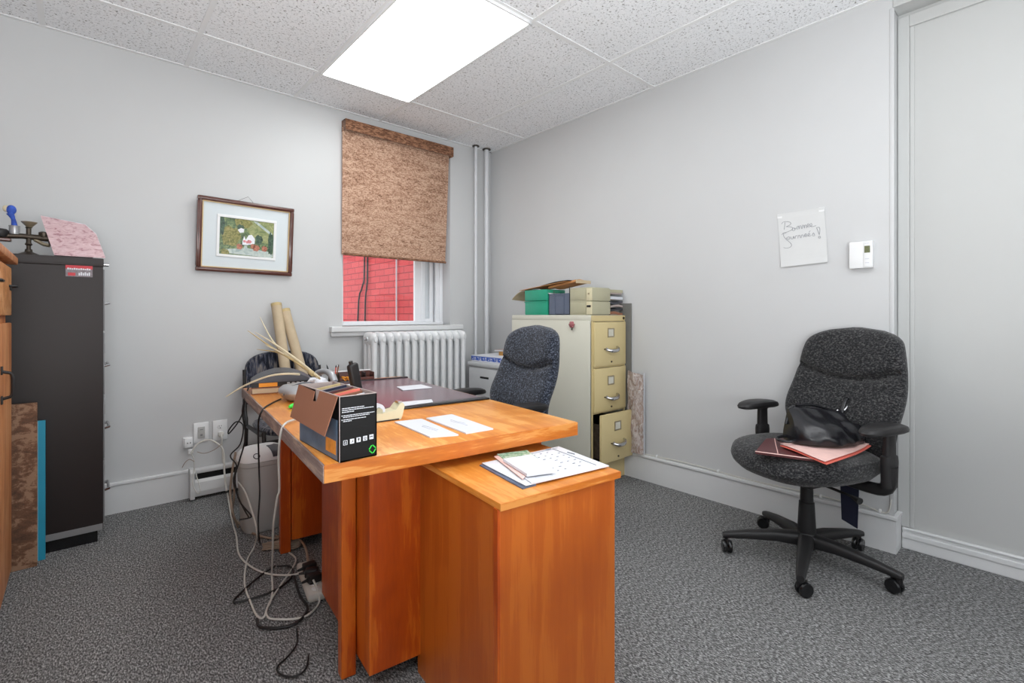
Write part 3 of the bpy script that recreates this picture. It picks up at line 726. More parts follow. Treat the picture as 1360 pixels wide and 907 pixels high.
for i, (z0, z1, out) in enumerate(((.75, 1.032, .004), (.46, .737, .004), (.150, .452, .058))):
    m = MB(); m.box(-hx + .012, hx - .012, -hy - out - .014, -hy - out + .004, z0, z1, .003)
    d = obj('drawer', m, 'cream', cf, True)
    m = MB(); m.box(-hx + .02, -hx + .024, -hy - out, -hy + .5, z0 + .03, z1 - .06); m.box(hx - .024, hx - .02, -hy - out, -hy + .5, z0 + .03, z1 - .06); m.box(-hx + .02, hx - .02, -hy - out, -hy + .5, z0 + .026, z0 + .03)
    obj('drawer_tray', m, 'pewter', d)
    yf = -hy - out - .014
    zc = z1 - .052 - (.03 if i else .018)
    lf = MB(); lf.box(-.034, .034, yf - .004, yf, zc + .022, zc + .030, .001); lf.box(-.034, .034, yf - .004, yf, zc - .030, zc - .022, .001); lf.box(-.034, -.027, yf - .004, yf, zc - .025, zc + .025, .001); lf.box(.027, .034, yf - .004, yf, zc - .025, zc + .025, .001)
    obj('label_holder', lf, 'brass', d)
    obj('label_card', MB().box(-.027, .027, yf - .0015, yf + .0005, zc - .022, zc + .022), 'cream_side', d)
    zh = zc - .108
    h = MB(); h.lathe([(.002, 0), (.012, .004), (.011, .010), (.004, .013)], (-.05, yf, zh + .002), 12, Matrix.Rotation(R(90), 3, 'X'))
    h.tube([(-.048, yf - .006, zh), (-.02, yf - .028, zh - .008), (.03, yf - .03, zh - .004), (.055, yf - .016, zh + .010), (.062, yf, zh + .014)], [.008, .012, .013, .009, .006], 10, 4)
    obj('handle', h, 'chrome', d, True)
    obj('latch', MB().lathe([(.004, 0), (.004, .006)], (-.066, yf, zh + .004), 8, Matrix.Rotation(R(90), 3, 'X')).lathe([(.006, 0), (.006, .004)], (.006, yf, z0 + .024), 10, Matrix.Rotation(R(90), 3, 'X')), 'pewter', d, True)
obj('lock', MB().lathe([(.009, 0), (.009, .005)], (hx - .018, -hy - .002, CFH - .02), 12, Matrix.Rotation(R(90), 3, 'X')), 'pewter', cf, True)
mg = thing('magnet_clip', 'dusty red magnetic clip stuck on the cream cabinet side', 'clip', (cfx0 - .001, onX(761, 431, -.362).y, onX(761, 431, -.362).z))
mm = MB(); mm.sphere((-.012, 0, .0), .017, Matrix.Diagonal((.7, 1, 1, 1)), 10, 8)
for k in range(6):
    a = k * math.pi / 3; mm.sphere((-.012, .014 * math.cos(a), .014 * math.sin(a)), .009, None, 8, 6)
obj('clip_body', mm, 'rose', mg, True); obj('clip_tip', MB().tube([(-.008, 0, -.016), (-.010, 0, -.036)], .004, 8), 'pewter', mg, True)

def bin_box(name, label, cat, y0, y1, x0, x1, h, mat, z=CFH, split=True):
    t = thing(name, label, cat, ((x0 + x1) / 2, (y0 + y1) / 2, z + .001)); hx_, hy_ = (x1 - x0) / 2, (y1 - y0) / 2
    return t, hx_, hy_
ya, yb = onX(728, 400, -.345).y, onX(697, 400, -.345).y
t, a, b_ = bin_box('plastic_box', 'green plastic box on the cream cabinet', 'box', ya + .01, yb, -.345, -.16, .19, 'green')
GH = (1.076 - CFH) + .182
obj('box_body', MB().box(-a, a, -b_, b_, 0, .098, .006).box(-a - .003, a + .003, -b_ - .003, b_ + .003, .088, .096, .002), 'green', t, True)
obj('lid', MB().box(-a - .001, a + .001, -b_ - .001, b_ + .001, .100, .178, .006), 'green', t, True)
ya2 = onX(757, 400, -.345).y
t, a, b_ = bin_box('plastic_crate', 'blue grey plastic crate between green box and card file', 'box', ya2 + .006, ya - .002, -.34, -.15, .15, 'bluegrey')
m = MB(); m.box(-a, a, -b_, b_, 0, .006); m.box(-a, -a + .005, -b_, b_, 0, .145, .001); m.box(a - .005, a, -b_, b_, 0, .145, .001); m.box(-a, a, -b_, -b_ + .005, 0, .145, .001); m.box(-a, a, b_ - .005, b_, 0, .145, .001)
m.box(-a - .004, -a, -b_ + .05, -b_ + .06, 0, .145); m.box(-a - .004, -a, b_ - .06, b_ - .05, 0, .145)
obj('box_body', m, 'bluegrey', t); 
obj('divider', MB().tube([(-a + .02, -b_ + .02, .14), (-a + .02, -b_ + .02, .19)], .003, 6).tube([(-a + .02, b_ - .03, .14), (-a + .02, b_ - .03, .165)], .003, 6), 'pewter', t)
ya3 = -1.452
t, a, b_ = bin_box('card_file', 'khaki two drawer card file on the front of the cream cabinet', 'card file', ya3, ya2 - .004, -.35, -.16, .18, 'beigebox')
# outer faces left; drawer fronts face the room front
m = MB(); FH = .176
m.box(-a, a, -b_ + .012, b_, 0, FH, .003)
for z in (.004, .089): m.box(-a - .003, -a, -b_ + .05, b_ - .006, z + .006, z + .074, .002)
obj('case', m, 'beigebox', t, True)
for z in (.004, .09):
    d = obj('drawer', MB().box(-a + .004, a - .004, -b_ - .0, -b_ + .014, z, z + .080, .003), 'beigebox', t, True)
    obj('drawer_side', MB().box(-a - .004, -a + .004, -b_ + .002, -b_ + .045, z, z + .08, .002), 'beigep', d, True)
    obj('handle', MB().box(-a - .006, -a - .003, -b_ + .008, -b_ + .04, z + .045, z + .058, .001) if z < .05 else MB().sphere((-a - .005, -b_ + .025, z + .045), .006, None, 8, 6), 'blackg' if z < .05 else 'brass', d, True)
# folders resting across the boxes
t = thing('manila_folder', 'brown manila folder lying open across the green box and crate', 'folder', (-.25, -.93, CFH + .18))
m = MB(); m.grid(lambda u, v: Vector((-.10 + .2 * v, .16 - .44 * u + 0, .006 + .05 * (u > .0) * u * .9 - .02 * (v - .5) ** 2 - .0)), 8, 4, (0, 0, .003))
obj('cover', m, 'manila', t)
m = MB(); m.grid(lambda u, v: Vector((-.095 + .19 * v, -.06 - .25 * u, .026 + .026 * u + .006 * math.sin(u * 3))), 8, 4, (0, 0, .0015)); obj('sheet', m, 'inkd', t)
t = thing('envelope', 'orange kraft envelope poking up above the crate', 'envelope', (-.24, -1.13, CFH + .2))
m = MB(); m.grid(lambda u, v: Vector((-.07 + .15 * v, .10 - .25 * u, .0 + .035 * u + .004 * math.sin(v * 6))), 6, 4, (0, 0, .014)); obj('envelope_body', m, 'manila', t)
obj('flap', MB().box(-.07, .08, -.155, -.15, .012, .034, .001), 'kraft', t)
t = thing('envelope', 'curled tan envelope hanging off the back of the green box', 'envelope', (-.25, -.75, CFH + .10))
m = MB(); m.grid(lambda u, v: Vector((-.08 + .14 * v, -.045 + .13 * u, .078 - .06 * u * u - .01 * v)), 8, 4, (0, 0, .003)); obj('envelope_body', m, 'kraft', t)
t = thing('white_papers', 'thin white sheets sloping over the crate', 'papers', (-.25, -1.0, CFH + .15))
m = MB(); m.grid(lambda u, v: Vector((-.09 + .17 * v, .10 - .30 * u, .035 - .055 * u + .01 * math.sin(u * 7))), 8, 3, (0, 0, .002)); obj('sheet', m, 'paper', t)
# paper pile right of card file
px0, px1 = -.15, -.012
for k, (z, h_, mt, lab) in enumerate(((.0, .03, 'cardb', 'brown file bottom of the paper pile beside the card file'), (.032, .02, 'inkd', 'dark folder second from the bottom of the paper pile'), (.054, .022, 'cardin', 'grey folder in the middle of the paper pile'),
                         (.078, .02, 'slate', 'slate folder below the white bundle in the paper pile'), (.1, .034, 'paper2', 'white plastic wrapped bundle near the top of the paper pile'), (.138, .036, 'beigebox', 'khaki file box lid on top of the paper pile'))):
    t = thing('paper_bundle', lab, 'papers', ((px0 + px1) / 2, -1.33, CFH + z), R((k % 3 - 1) * 1.5 if k not in (5,) else 0), 'paper pile on the cream cabinet')
    w_, d_ = (px1 - px0) / 2 - .002, .11
    m = MB(); amp = .0 if k == 5 else .006
    m.grid(lambda u, v: Vector((-w_ + 2 * w_ * u, -d_ + 2 * d_ * v, h_ * .85 - amp + amp * math.sin(u * 5 + k) * math.cos(v * 3 + k * 2))), 8, 6, (0, 0, h_ * .55))
    obj('bundle', m, mt, t, True)
    m = MB(); m.box(-w_ + .004, w_ - .006, -d_ + .004, d_, 0.001, h_ * .34, .001); obj('sheets', m, 'cardin' if k % 2 else 'cablet', t)

bd = thing('grey_board', 'narrow grey board standing between the cream cabinet and right wall', 'board', (-.0065, -1.46, .17))
obj('board', MB().box(-.004, .004, -.045, .05, 0.001, .985, .001), 'boardgrey', bd)
pb = thing('plastic_bag', 'long clear plastic sleeve with paper leaning on the right wall', 'plastic bag', (-.012, -1.55, .169))
m = MB()
m.grid(lambda u, v: Vector((-.020 - .012 * math.sin(u * math.pi) - .004 * math.sin(v * 17 + u * 9), .058 - .118 * u, .003 + .535 * v - .02 * u * (v > .9))), 10, 24, (-.008, 0, 0))
obj('sleeve', m, 'bag', pb, True)
obj('seam', MB().tube([(-.012, -.064, .003), (-.012, -.064, .53)], .003, 6), 'paper2', pb)

# ------------------------------------------------------------------ grey two drawer cabinet in the corner
gx0, gx1, gy0, gy1, GHt = -.425, -.02, -.685, -.25, .705
gc = thing('filing_cabinet', 'low light grey two drawer cabinet in the room corner behind the desk', 'filing cabinet', ((gx0 + gx1) / 2, (gy0 + gy1) / 2, 0))
hx, hy = (gx1 - gx0) / 2, (gy1 - gy0) / 2
obj('body', MB().box(-hx + .004, hx, -hy, hy, 0, GHt - .03, .003), 'greycab', gc, True)
obj('top', MB().box(-hx - .012, hx, -hy - .006, hy + .006, GHt - .03, GHt, .004), 'greycab', gc, True)
for z0, z1 in ((.04, .34), (.355, .66)):
    d = obj('drawer', MB().box(-hx - .008, -hx + .004, -hy + .012, hy - .012, z0, z1, .003), 'greycab', gc, True)
    obj('handle_slot', MB().box(-hx - .010, -hx - .006, -.045, .06, z1 - .075, z1 - .06, .001), 'dark', d)
t = thing('directory_book', 'thick white and blue directory book on the grey corner cabinet', 'book', (-.24, -.40, GHt + .001), R(2))
obj('pages', MB().box(-.12, .14, -.20, .18, .004, .042), 'paper', t)
m = MB(); m.box(-.13, .142, -.205, .185, 0, .005, .001).box(-.13, .142, -.205, .185, .042, .047, .001); m.box(-.134, -.128, -.205, .185, 0, .047, .001)
m.mi = 1
for k in range(11):
    y = .165 - k * .033; 
    m.box(-.1352, -.1338, y - .0165, y + .0166, .007 + .003 * (k % 2), .040)
    m.mi = 0; m.box(-.1358, -.135, y - .009, y - .006, .013, .034); m.box(-.1358, -.135, y - .006, y + .006, (.013, .022, .030)[k % 3], (.013, .022, .030)[k % 3] + .004)
    if k % 2: m.box(-.1358, -.135, y + .005, y + .009, .013, .034)
    m.mi = 1
obj('cover', m, ['paper', 'blue'], t)
t = thing('tape_roll', 'roll of tan tape on the directory book', 'tape', (-.20, -.44, GHt + .049))
m = MB(); m.lathe([(.03, 0), (.055, 0), (.055, .03), (.03, .03), (.03, 0.0005)], seg=28); obj('roll', m, 'dullred', t, True)
t = thing('notebook', 'thin white notebook lying on the roll of tan tape', 'notebook', (-.20, -.44, GHt + .081), R(14))
obj('cover', MB().box(-.06, .06, -.08, .07, 0, .003, .001).box(-.06, .06, -.08, .07, .011, .014, .001), 'cardin', t); obj('pages', MB().box(-.058, .058, -.078, .068, .003, .011), 'paper', t)

# ------------------------------------------------------------------ desk
DA = Vector((-2.332, -2.263, 0)); DR = R(-6); DZ = .72; DT = .044
dk = thing('office_desk', 'large orange-brown wooden executive desk with overhanging top', 'desk', DA, DR)
DW, DL = .815, 1.5
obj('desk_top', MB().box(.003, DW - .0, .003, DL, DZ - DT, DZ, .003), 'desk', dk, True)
obj('front_edge', MB().box(0, DW, -.002, .003, DZ - DT, DZ - .001, .001), 'deskedge', dk)
obj('worn_edge', MB().box(-.002, .003, 0, DL, DZ - DT, DZ - .001, .001), 'deskworn', dk, label='greyed worn edge')
def ped(y0, y1, name='pedestal'):
    m = MB(); m.box(.160, .775, y0, y1, .062, DZ - DT - .018, .002); m.box(.155, .785, y0 - .004, y1 + .004, DZ - DT - .018, DZ - DT, .001)
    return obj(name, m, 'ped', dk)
p1 = ped(.145, .655); p2 = ped(1.165, 1.46)
for P_, y0, y1 in ((p1, .15, .65), (p2, 1.17, 1.455)):
    for z0, z1 in ((.075, .36), (.37, .5), (.51, .64)):
        d = obj('drawer', MB().box(.775, .79, y0 + .01, y1 - .01, z0, z1, .003), 'ped', P_, True)
        obj('knob', MB().sphere((.80, (y0 + y1) / 2, (z0 + z1) / 2), .012, None, 10, 8), 'brass', d, True)
obj('modesty_panel', MB().box(.30, .318, .655, 1.165, .10, DZ - DT, .001), 'ped', dk)
for x, y in ((.12, .255), (.12, 1.18), (.79, .255), (.79, 1.20)):
    m = MB(); m.box(x - .005, x + .038 if x < .5 else x + .012, y - .0, y + .038, .004, DZ - DT, .003); l = obj('leg', m, 'ped', dk)
    obj('glide', MB().lathe([(.012, 0), (.012, .005)], (x + .012, y + .018, 0), 12), 'chrome', l, True)

# side cabinet tucked under the overhang
p = onZ(664.5, 670, .65); SC = Vector((-2.055, -2.574, 0)); SR = R(-5.8)
sc_ = thing('side_cabinet', 'orange-brown wooden side cabinet tucked under the near end of the desk', 'cabinet', SC, SR)
SW, SD, SH = .395, .445, .65
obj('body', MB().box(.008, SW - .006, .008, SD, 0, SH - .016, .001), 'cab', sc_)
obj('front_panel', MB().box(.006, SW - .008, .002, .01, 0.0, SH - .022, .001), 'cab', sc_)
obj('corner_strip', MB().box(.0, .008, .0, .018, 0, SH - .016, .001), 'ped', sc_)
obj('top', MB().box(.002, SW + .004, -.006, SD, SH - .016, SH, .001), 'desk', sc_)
obj('front_edge', MB().box(.002, SW + .004, -.009, -.005, SH - .018, SH - .0005, .0005), 'deskedge', sc_)

def desk_pt(x, y, z=DZ): return DA + rotz(DR) @ Vector((x, y, 0)) + Vector((0, 0, z))
# desk mat
dm = thing('desk_mat', 'large mauve desk mat with black padded edge on the desk', 'desk mat', desk_pt(.56, .96), DR)
obj('mat_sheet', MB().box(-.22, .235, -.40, .43, .0005, .005), 'mauve', dm)
m = MB(); m.box(-.24, .25, -.43, -.385, .0003, .008, .003); m.box(-.24, .25, .42, .445, .0003, .010, .003); m.box(-.24, -.215, -.4, .43, .0003, .007, .003)
obj('border', m, 'blackg', dm, True)
def sheet(name, label, cat, corners, z, mat='paper', th=.0012, curl=.0, lines=None, group=None):
    c = sum((Vector((q[0], q[1], 0)) for q in corners), Vector()) / 4
    t = thing(name, label, cat, (c.x, c.y, z + .0004), 0, group)
    C4 = [Vector((q[0], q[1], 0)) - c for q in corners]
    def fn(u, v):
        p = (C4[0] * (1 - u) + C4[1] * u) * (1 - v) + (C4[3] * (1 - u) + C4[2] * u) * v
        p.z = th + curl * (u * v) ** 3; return p
    obj('sheet', MB().grid(fn, 6, 6, (0, 0, th)), mat, t)
    if lines:
        m = MB()
        for (u0, v0, u1, v1) in lines:
            a, b2 = fn(u0, v0), fn(u1, v1); a.z += .0006; b2.z += .0006
            n = 7; M.setdefault('faint', flat('faint pencil', (192, 194, 204), .7)); m.tube([a.lerp(b2, k / n) + Vector((random.uniform(-1, 1), random.uniform(-1, 1), 0)) * .0016 for k in range(n + 1)], .0007, 4)
        obj('handwriting', m, 'faint', t)
    return t
def Zc(*uv, z): return [onZ(u, v, z) for u, v in uv]
sheet('envelope', 'white envelope lying on the far part of the mauve desk mat', 'envelope', Zc((527, 514), (559, 511), (574, 515), (535, 518.5), z=DZ + .007), DZ + .006, th=.003)
sheet('envelope', 'white envelope on the near edge of the desk mat behind the tape dispenser', 'envelope', Zc((527, 534.5), (573, 530.5), (575, 533.5), (535, 539), z=DZ + .012), DZ + .0095, th=.003)
sheet('envelope', 'left addressed envelope on the near part of the desk', 'envelope', Zc((524, 560), (560, 556), (609, 577), (571, 580), z=DZ + .004), DZ, th=.004, lines=[(.45, .45, .6, .75), (.55, .4, .7, .7)])
sheet('envelope', 'right addressed envelope on the near part of the desk', 'envelope', Zc((566, 555), (600, 550), (655, 569), (619, 575), z=DZ + .004), DZ, th=.004, lines=[(.42, .35, .55, .7), (.5, .3, .62, .6)])

# black storage box with folded flap
bx = thing('cardboard_box', 'black printed cardboard box with an open brown flap on the near desk corner', 'box', (-2.25, -2.13, DZ + .001), 0)
w2, d2, bh_ = .048, .142, .158
m = MB()
m.box(-w2, -w2 + .003, -d2, d2, 0, bh_); m.box(w2 - .003, w2, -d2, d2, 0, bh_); m.box(-w2, w2, -d2, -d2 + .003, 0, bh_); m.box(-w2, w2, d2 - .003, d2, 0, bh_); m.box(-w2, w2, -d2, d2, 0, .003)
obj('box_body', m, 'blackm', bx)
m = MB(); m.box(-w2 + .003, -w2 + .0036, -d2 + .003, d2 - .003, .004, bh_ + .001); m.box(w2 - .0036, w2 - .003, -d2 + .003, d2 - .003, .004, bh_ + .001); m.box(-w2 + .003, w2 - .003, d2 - .0036, d2 - .003, .004, bh_ + .001); m.box(-w2 + .003, w2 - .003, -d2 + .003, -d2 + .0036, .004, bh_ + .001)
m.box(-w2 - .0004, -w2 + .003, -d2, d2, bh_ - .0005, bh_ + .0012); m.box(w2 - .003, w2 + .0004, -d2, d2, bh_ - .0005, bh_ + .0012); m.box(-w2, w2, -d2 - .0004, -d2 + .003, bh_ - .0005, bh_ + .0012)
m.box(-w2 - .0006, -w2 + .001, -d2 - .0006, -d2 + .001, 0, bh_)
obj('lining', m, 'cardin', bx, label='grey inside and cut edges')
obj('finger_notch', MB().box(-w2 - .0009, -w2 - .0001, -.021, .015, .12, bh_ + .001), 'cardin', bx)
m = MB(); m.box(-w2 - .0008, -w2 - .0001, -d2 + .012, d2 - .001, .002, .10); obj('side_print', m, 'bluebox', bx, label='blue printed side')
m = MB(); m.box(-w2 - .0014, -w2 - .0006, -d2 + .02, -d2 + .085, .014, .048); obj('picture_patch', m, 'orangebox', bx, label='amber picture patch')
# flap: hinge on the top left edge, hanging outward
hinge = Vector((-w2 - .001, 0, bh_)); fd = Vector((-.027, 0, -.094)); 
fy0, fy1 = -d2 + .006, d2
def fpt(y, s): return hinge + Vector((0, y, 0)) + fd * s
nb = (-.02, .014)
poly = [fpt(fy0, 0), fpt(nb[0], 0), fpt(nb[0] + .002, .28), fpt(nb[1] - .004, .30), fpt(nb[1], .05), fpt(fy1, 0), fpt(fy1 - .006, .93), fpt(fy0 + .012, 1.0)]
obj('flap', MB().prism(poly, (-.0022, 0, .0008)), 'cardb', bx, label='brown folded out flap')
m = MB()   # front print: text lines and icons
yf = -d2 - .0007
def fr_(x0, x1, z0, z1): m.box(x0, x1, yf, -d2 + .0002, z0, z1)
for k, (z, x1) in enumerate(((.128, .015), (.1235, .040), (.119, -.012), (.1105, .041), (.1065, .028), (.1005, .020), (.0965, -.018))):
    x = -w2 + (.006 if k in (0, 1, 2) else .009)
    while x < x1:
        l = random.uniform(.003, .008); fr_(x, min(x + l, x1), z, z + .0016); x += l + .0012
for z in (.1105, .1005): fr_(-w2 + .005, -w2 + .0072, z - .0003, z + .002)
for k in range(5):
    x = -w2 + .009 + k * .0168; z = .040 + k * .0009
    if k == 0:
        fr_(x, x + .0105, z, z + .0012); fr_(x, x + .0105, z + .0105, z + .0117); fr_(x, x + .0012, z, z + .0117); fr_(x + .0093, x + .0105, z, z + .0117); fr_(x + .003, x + .0075, z + .004, z + .0055); fr_(x + .0045, x + .006, z + .003, z + .009)
    else:
        fr_(x, x + .0105, z, z + .0115)
obj('printed_text', m, 'paper', bx)
m = MB()
for k in range(1, 5):
    x = -w2 + .009 + k * .0168; z = .040 + k * .0009; y = yf - .0004
    q = {1: [(.002, .007, .0035, .0045), (.006, .0075, .0035, .0085)], 2: [(.003, .0075, .006, .0095), (.0045, .006, .002, .006)], 3: [(.0015, .009, .0052, .0064), (.003, .004, .007, .010), (.0065, .0075, .007, .010), (.0025, .008, .002, .0035)], 4: [(.0015, .009, .006, .008), (.002, .0035, .003, .0045), (.007, .0085, .003, .0045)]}[k]
    for a, b2, c2, d_ in q: m.box(x + a, x + b2, y, yf + .0001, z + c2, z + d_)
obj('icon_mark', m, 'blackm', bx)
m = MB(); cxm, czm, rr_ = w2 - .012, .018, .0088
for k in range(4):
    a0_, a1_ = k * math.pi / 2 + .22, (k + 1) * math.pi / 2 - .05
    m.tube([(cxm + rr_ * math.cos(a0_), yf, czm + rr_ * math.sin(a0_) * 1.15), (cxm + rr_ * math.cos(a1_), yf, czm + rr_ * math.sin(a1_) * 1.15)], .0014, 5)
obj('green_symbol', m, 'lime', bx, label='bright green recycling symbol')
# contents of the box
cols = ['straw', 'cardin', 'kraft', 'navy', 'slate', 'bluecloth', 'maroon', 'manila', 'cardb', 'redpaper', 'cardb', 'paper2']
lab = ['straw coloured', 'grey', 'tan', 'navy', 'slate', 'bright blue', 'maroon', 'orange-brown', 'dark tan', 'coral', 'brown', 'white']
for k, cname in enumerate(cols):
    y = .07 - k * .0145
    t = thing('file_folder', lab[k] + ' folder standing in the black cardboard box', 'folder', (-2.25 + .004, -2.13 + y - .01, DZ + .0045), 0, 'folders in the black box')
    if lab[k] in ('dark tan',): t['label'] = 'dark tan folder next to the coral one in the black cardboard box'
    h_ = .157 - .004 * (k % 3); lean = .015
    obj('cover', MB().prism([(-.036, 0, 0), (.038, 0, 0), (.038, lean, h_), (-.034 + .004 * (k % 2), lean, h_ - .01)], (0, .0045, 0)), cname, t)

# tape dispenser
td = thing('tape_dispenser', 'beige desktop tape dispenser right of the black box', 'tape dispenser', (-2.005, -1.895, DZ + .0005), R(-3))
prof = [(-.085, 0), (.062, 0), (.068, .012), (.076, .045), (.070, .055), (.058, .050), (.044, .034), (.0, .027), (-.03, .030), (-.048, .044), (-.078, .044), (-.088, .02)]
obj('body', MB().prism([(x, -.026, z) for x, z in prof], (0, .052, 0)), 'beigep', td)
m = MB(); m.lathe([(.012, -.010), (.024, -.010), (.024, .010), (.012, .010), (.012, -.0095)], (-.012, 0, .034), 28, Matrix.Rotation(R(90), 3, 'X')); obj('roll', m, 'paper2', td, True)
obj('cutter', MB().box(.058, .072, -.014, .014, .053, .060, .001), 'chrome', td)
obj('hub', MB().tube([(-.012, -.022, .034), (-.012, .022, .034)], .011, 12), 'beigebox', td, True)
obj('feet_pad', MB().box(-.07, .055, -.027, .027, -.0004, .004), 'blackp', td)

# highlighter
hl = thing('highlighter', 'bright green highlighter lying on the desk left of the box', 'highlighter', desk_pt(.100, .815), R(42))
obj('barrel', MB().tube([(-.008, 0, .0095), (.05, 0, .0095)], .009, 12), 'lime', hl, True)
obj('cap', MB().tube([(-.036, 0, .0095), (-.028, 0, .0095), (-.008, 0, .0095)], [.0045, .008, .0092], 12), 'lime', hl, True)

# silver phone-like unit
sv = thing('silver_device', 'rounded silver desk device with dark seam left of the black box', 'device', desk_pt(.165, .985), DR + R(12))
K = 28; rings = []
for z, sc in ((.001, .62), (.012, .80), (.03, .97), (.038, 1.0), (.05, .95), (.062, .80), (.068, .5), (.069, .2)):
    rings.append([Vector((sup(.085 * sc, .10 * sc, 3.0, k, K)[0], sup(.085 * sc, .10 * sc, 3.0, k, K)[1], z)) for k in range(K)])
obj('shell', MB().loft(rings), 'silver', sv, True)
m = MB(); m.tube([(-.086 * math.cos(t_) ** 1, -.03 + .0 * t_, .038) if False else (-.087 + .174 * t_, -.02, .030 + .043 * math.sin(math.pi * t_) ** .45) for t_ in [i / 14 for i in range(15)]], .0022, 6); obj('seam', m, 'slate', sv, True)
obj('window_strip', MB().box(-.05, .03, -.096, -.09, .036, .046, .002), 'slate', sv)

# arched black machine
am = thing('laminator', 'black machine with arched grey top and orange side label at the far left desk corner', 'machine', desk_pt(.145, 1.33), DR + R(-8))
wA, dA = .125, .10; K = 12
m = MB(); arch = [(-wA + 2 * wA * i / K, .052 + .045 * math.sin(math.pi * i / K) ** .8) for i in range(K + 1)]
m.prism([(-wA, -dA, .030)] + [(x, -dA, min(z, .052)) for x, z in arch[:1]] + [(wA, -dA, .052), (wA, -dA, .030)], (0, 2 * dA, 0)); obj('base', m, 'blackp', am)
m = MB(); m.prism([(-wA - .006, -dA - .006, .052)] + [(x * 1.03, -dA - .006, z) for x, z in arch] + [(wA + .006, -dA - .006, .052)], (0, 2 * dA + .012, 0)); obj('lid', m, 'slate', am)
obj('orange_label', MB().box(-wA + .03, -wA + .105, -dA - .002, -dA, .032, .050, .0005), 'orange', am)
m = MB()
for k in range(4): m.box(.02 + k * .02, .032 + k * .02, -dA - .002, -dA, .034, .048, .001)
obj('button_row', m, 'silver', am)
t = thing('flat_book', 'brown book under the black arched machine', 'book', desk_pt(.145, 1.33), DR + R(-8))
obj('cover', MB().box(-wA, wA, -dA, dA, .0005, .004, .001).box(-wA, wA, -dA, dA, .025, .029, .001), 'cardb', t); obj('pages', MB().box(-wA + .003, wA - .003, -dA + .002, dA - .003, .004, .025), 'kraft', t)
# grey hump (receiver) behind
t = thing('phone_handset', 'pale grey curved telephone handset behind the dry reeds', 'telephone', desk_pt(.335, 1.30), DR + R(-72))
obj('handle', MB().tube([(-.09, 0, .03), (-.07, 0, .055), (-.03, 0, .075), (.02, 0, .078), (.06, 0, .065), (.085, 0, .035)], [.016, .018, .014, .014, .018, .016], 12, 4), 'silver', t, True)
obj('receiver_cup', MB().lathe([(.024, 0), (.027, .008), (.022, .026)], (-.09, 0, .001), 18), 'silver', t, True); obj('receiver_cup', MB().lathe([(.024, 0), (.027, .008), (.022, .026)], (.085, 0, .001), 18), 'silver', t, True)
# crumpled white paper
t = thing('crumpled_paper', 'crumpled white tissue at the foot of the dry reeds', 'paper', desk_pt(.265, 1.145))
m = MB(); bmesh.ops.create_icosphere(m.bm, subdivisions=3, radius=.05)
for v in m.bm.verts:
    q = v.co.copy(); v.co *= 1 + .22 * math.sin(q.x * 130 + 1) * math.cos(q.y * 110) + .12 * math.sin(q.z * 190); v.co.z = max(.001, v.co.z * .75 + .032)
obj('tissue', m, 'paper', t)
# dry reeds
rd = thing('dried_reeds', 'bunch of dried straw reeds fanned across the far left of the desk', 'dried plant', desk_pt(.33, 1.08))
ro = desk_pt(.33, 1.08)
tips = [((425, 503), (398, 482), (366, 458), (345, 421), 2.12, 2.35), ((424, 502), (392, 480), (362, 462), (329, 439), 2.12, 2.3), ((424, 501), (395, 478), (365, 457), (339, 441), 2.12, 2.3),
        ((425, 503), (400, 485), (372, 469), (341, 464), 2.12, 2.3), ((422, 502), (405, 490), (380, 472), (352, 458), 2.12, 2.25), ((420, 500), (402, 484), (384, 474), (364, 466), 2.12, 2.3)]
for i, (a, b_, c_, d_, d0, d1) in enumerate(tips):
    pts = [at(*a, d0), at(*b_, d0 + (d1 - d0) * .35), at(*c_, d0 + (d1 - d0) * .7), at(*d_, d1)]
    obj('reed', MB().tube([p - ro for p in pts], [.004, .005, .004, .0012], 6, 5), 'straw' if i % 2 else 'straw2', rd, True)
pts = [at(398, 497, 2.05), at(378, 496.5, 2.05), at(355, 500, 2.05), at(325, 512, 2.05), at(300, 527, 2.05)]
obj('reed', MB().tube([p - ro for p in pts], [.005, .005, .004, .004, .002], 6, 5), 'straw2', rd, True)
obj('tie', MB().tube([at(412, 494, 2.14) - ro, at(416, 497, 2.13) - ro], .011, 10), 'straw', rd, True)
# black handset standing
p = at(466, 510, 1.95)
t = thing('cordless_handset', 'black cordless handset standing upright behind the black box', 'telephone', (-1.94, -1.56, DZ + .001), R(20))
obj('cradle', MB().box(-.03, .03, -.035, .035, 0, .018, .006), 'blackp', t, True)
mt = Matrix.Translation((-.008, 0, .088)) @ Matrix.Rotation(R(-13), 4, 'Y')
obj('handset', MB().box(-.0235, .0235, -.013, .013, -.078, .078, .010, 3, mt), 'blackp', t, True)
obj('antenna', MB().tube([(-.030, 0, .158), (-.034, 0, .174)], .008, 8), 'blackp', t, True)
# desk tray, pen cup, scissors, bottle
t = thing('desk_tray', 'brown and white desk tray at the far right of the desk', 'tray', desk_pt(.53, 1.455, DZ + .0005), DR)
m = MB(); m.box(-.11, .10, -.035, .035, 0, .004, .001); m.box(-.11, .10, .031, .035, 0, .05, .001); m.box(-.11, -.106, -.035, .035, 0, .045, .001); m.box(.096, .10, -.035, .035, 0, .045, .001); m.box(-.11, .1, -.035, -.031, 0, .02, .001); obj('tray_body', m, 'frame', t)
obj('rim', MB().box(-.112, .102, .029, .037, .048, .054, .001), 'white', t); obj('divider', MB().box(.05, .054, -.03, .03, .003, .045, .001), 'blackg', t)
t = thing('paper_pad', 'white note pad on the desk behind the mauve mat', 'note pad', desk_pt(.40, 1.20, DZ + .0005), DR + R(6))
obj('pages', MB().box(-.06, .06, -.05, .05, 0, .012, .001), 'paper', t); obj('backing', MB().box(-.061, .061, -.052, .052, .0, .002), 'cardin', t)
bx_, by_ = .315, 1.455
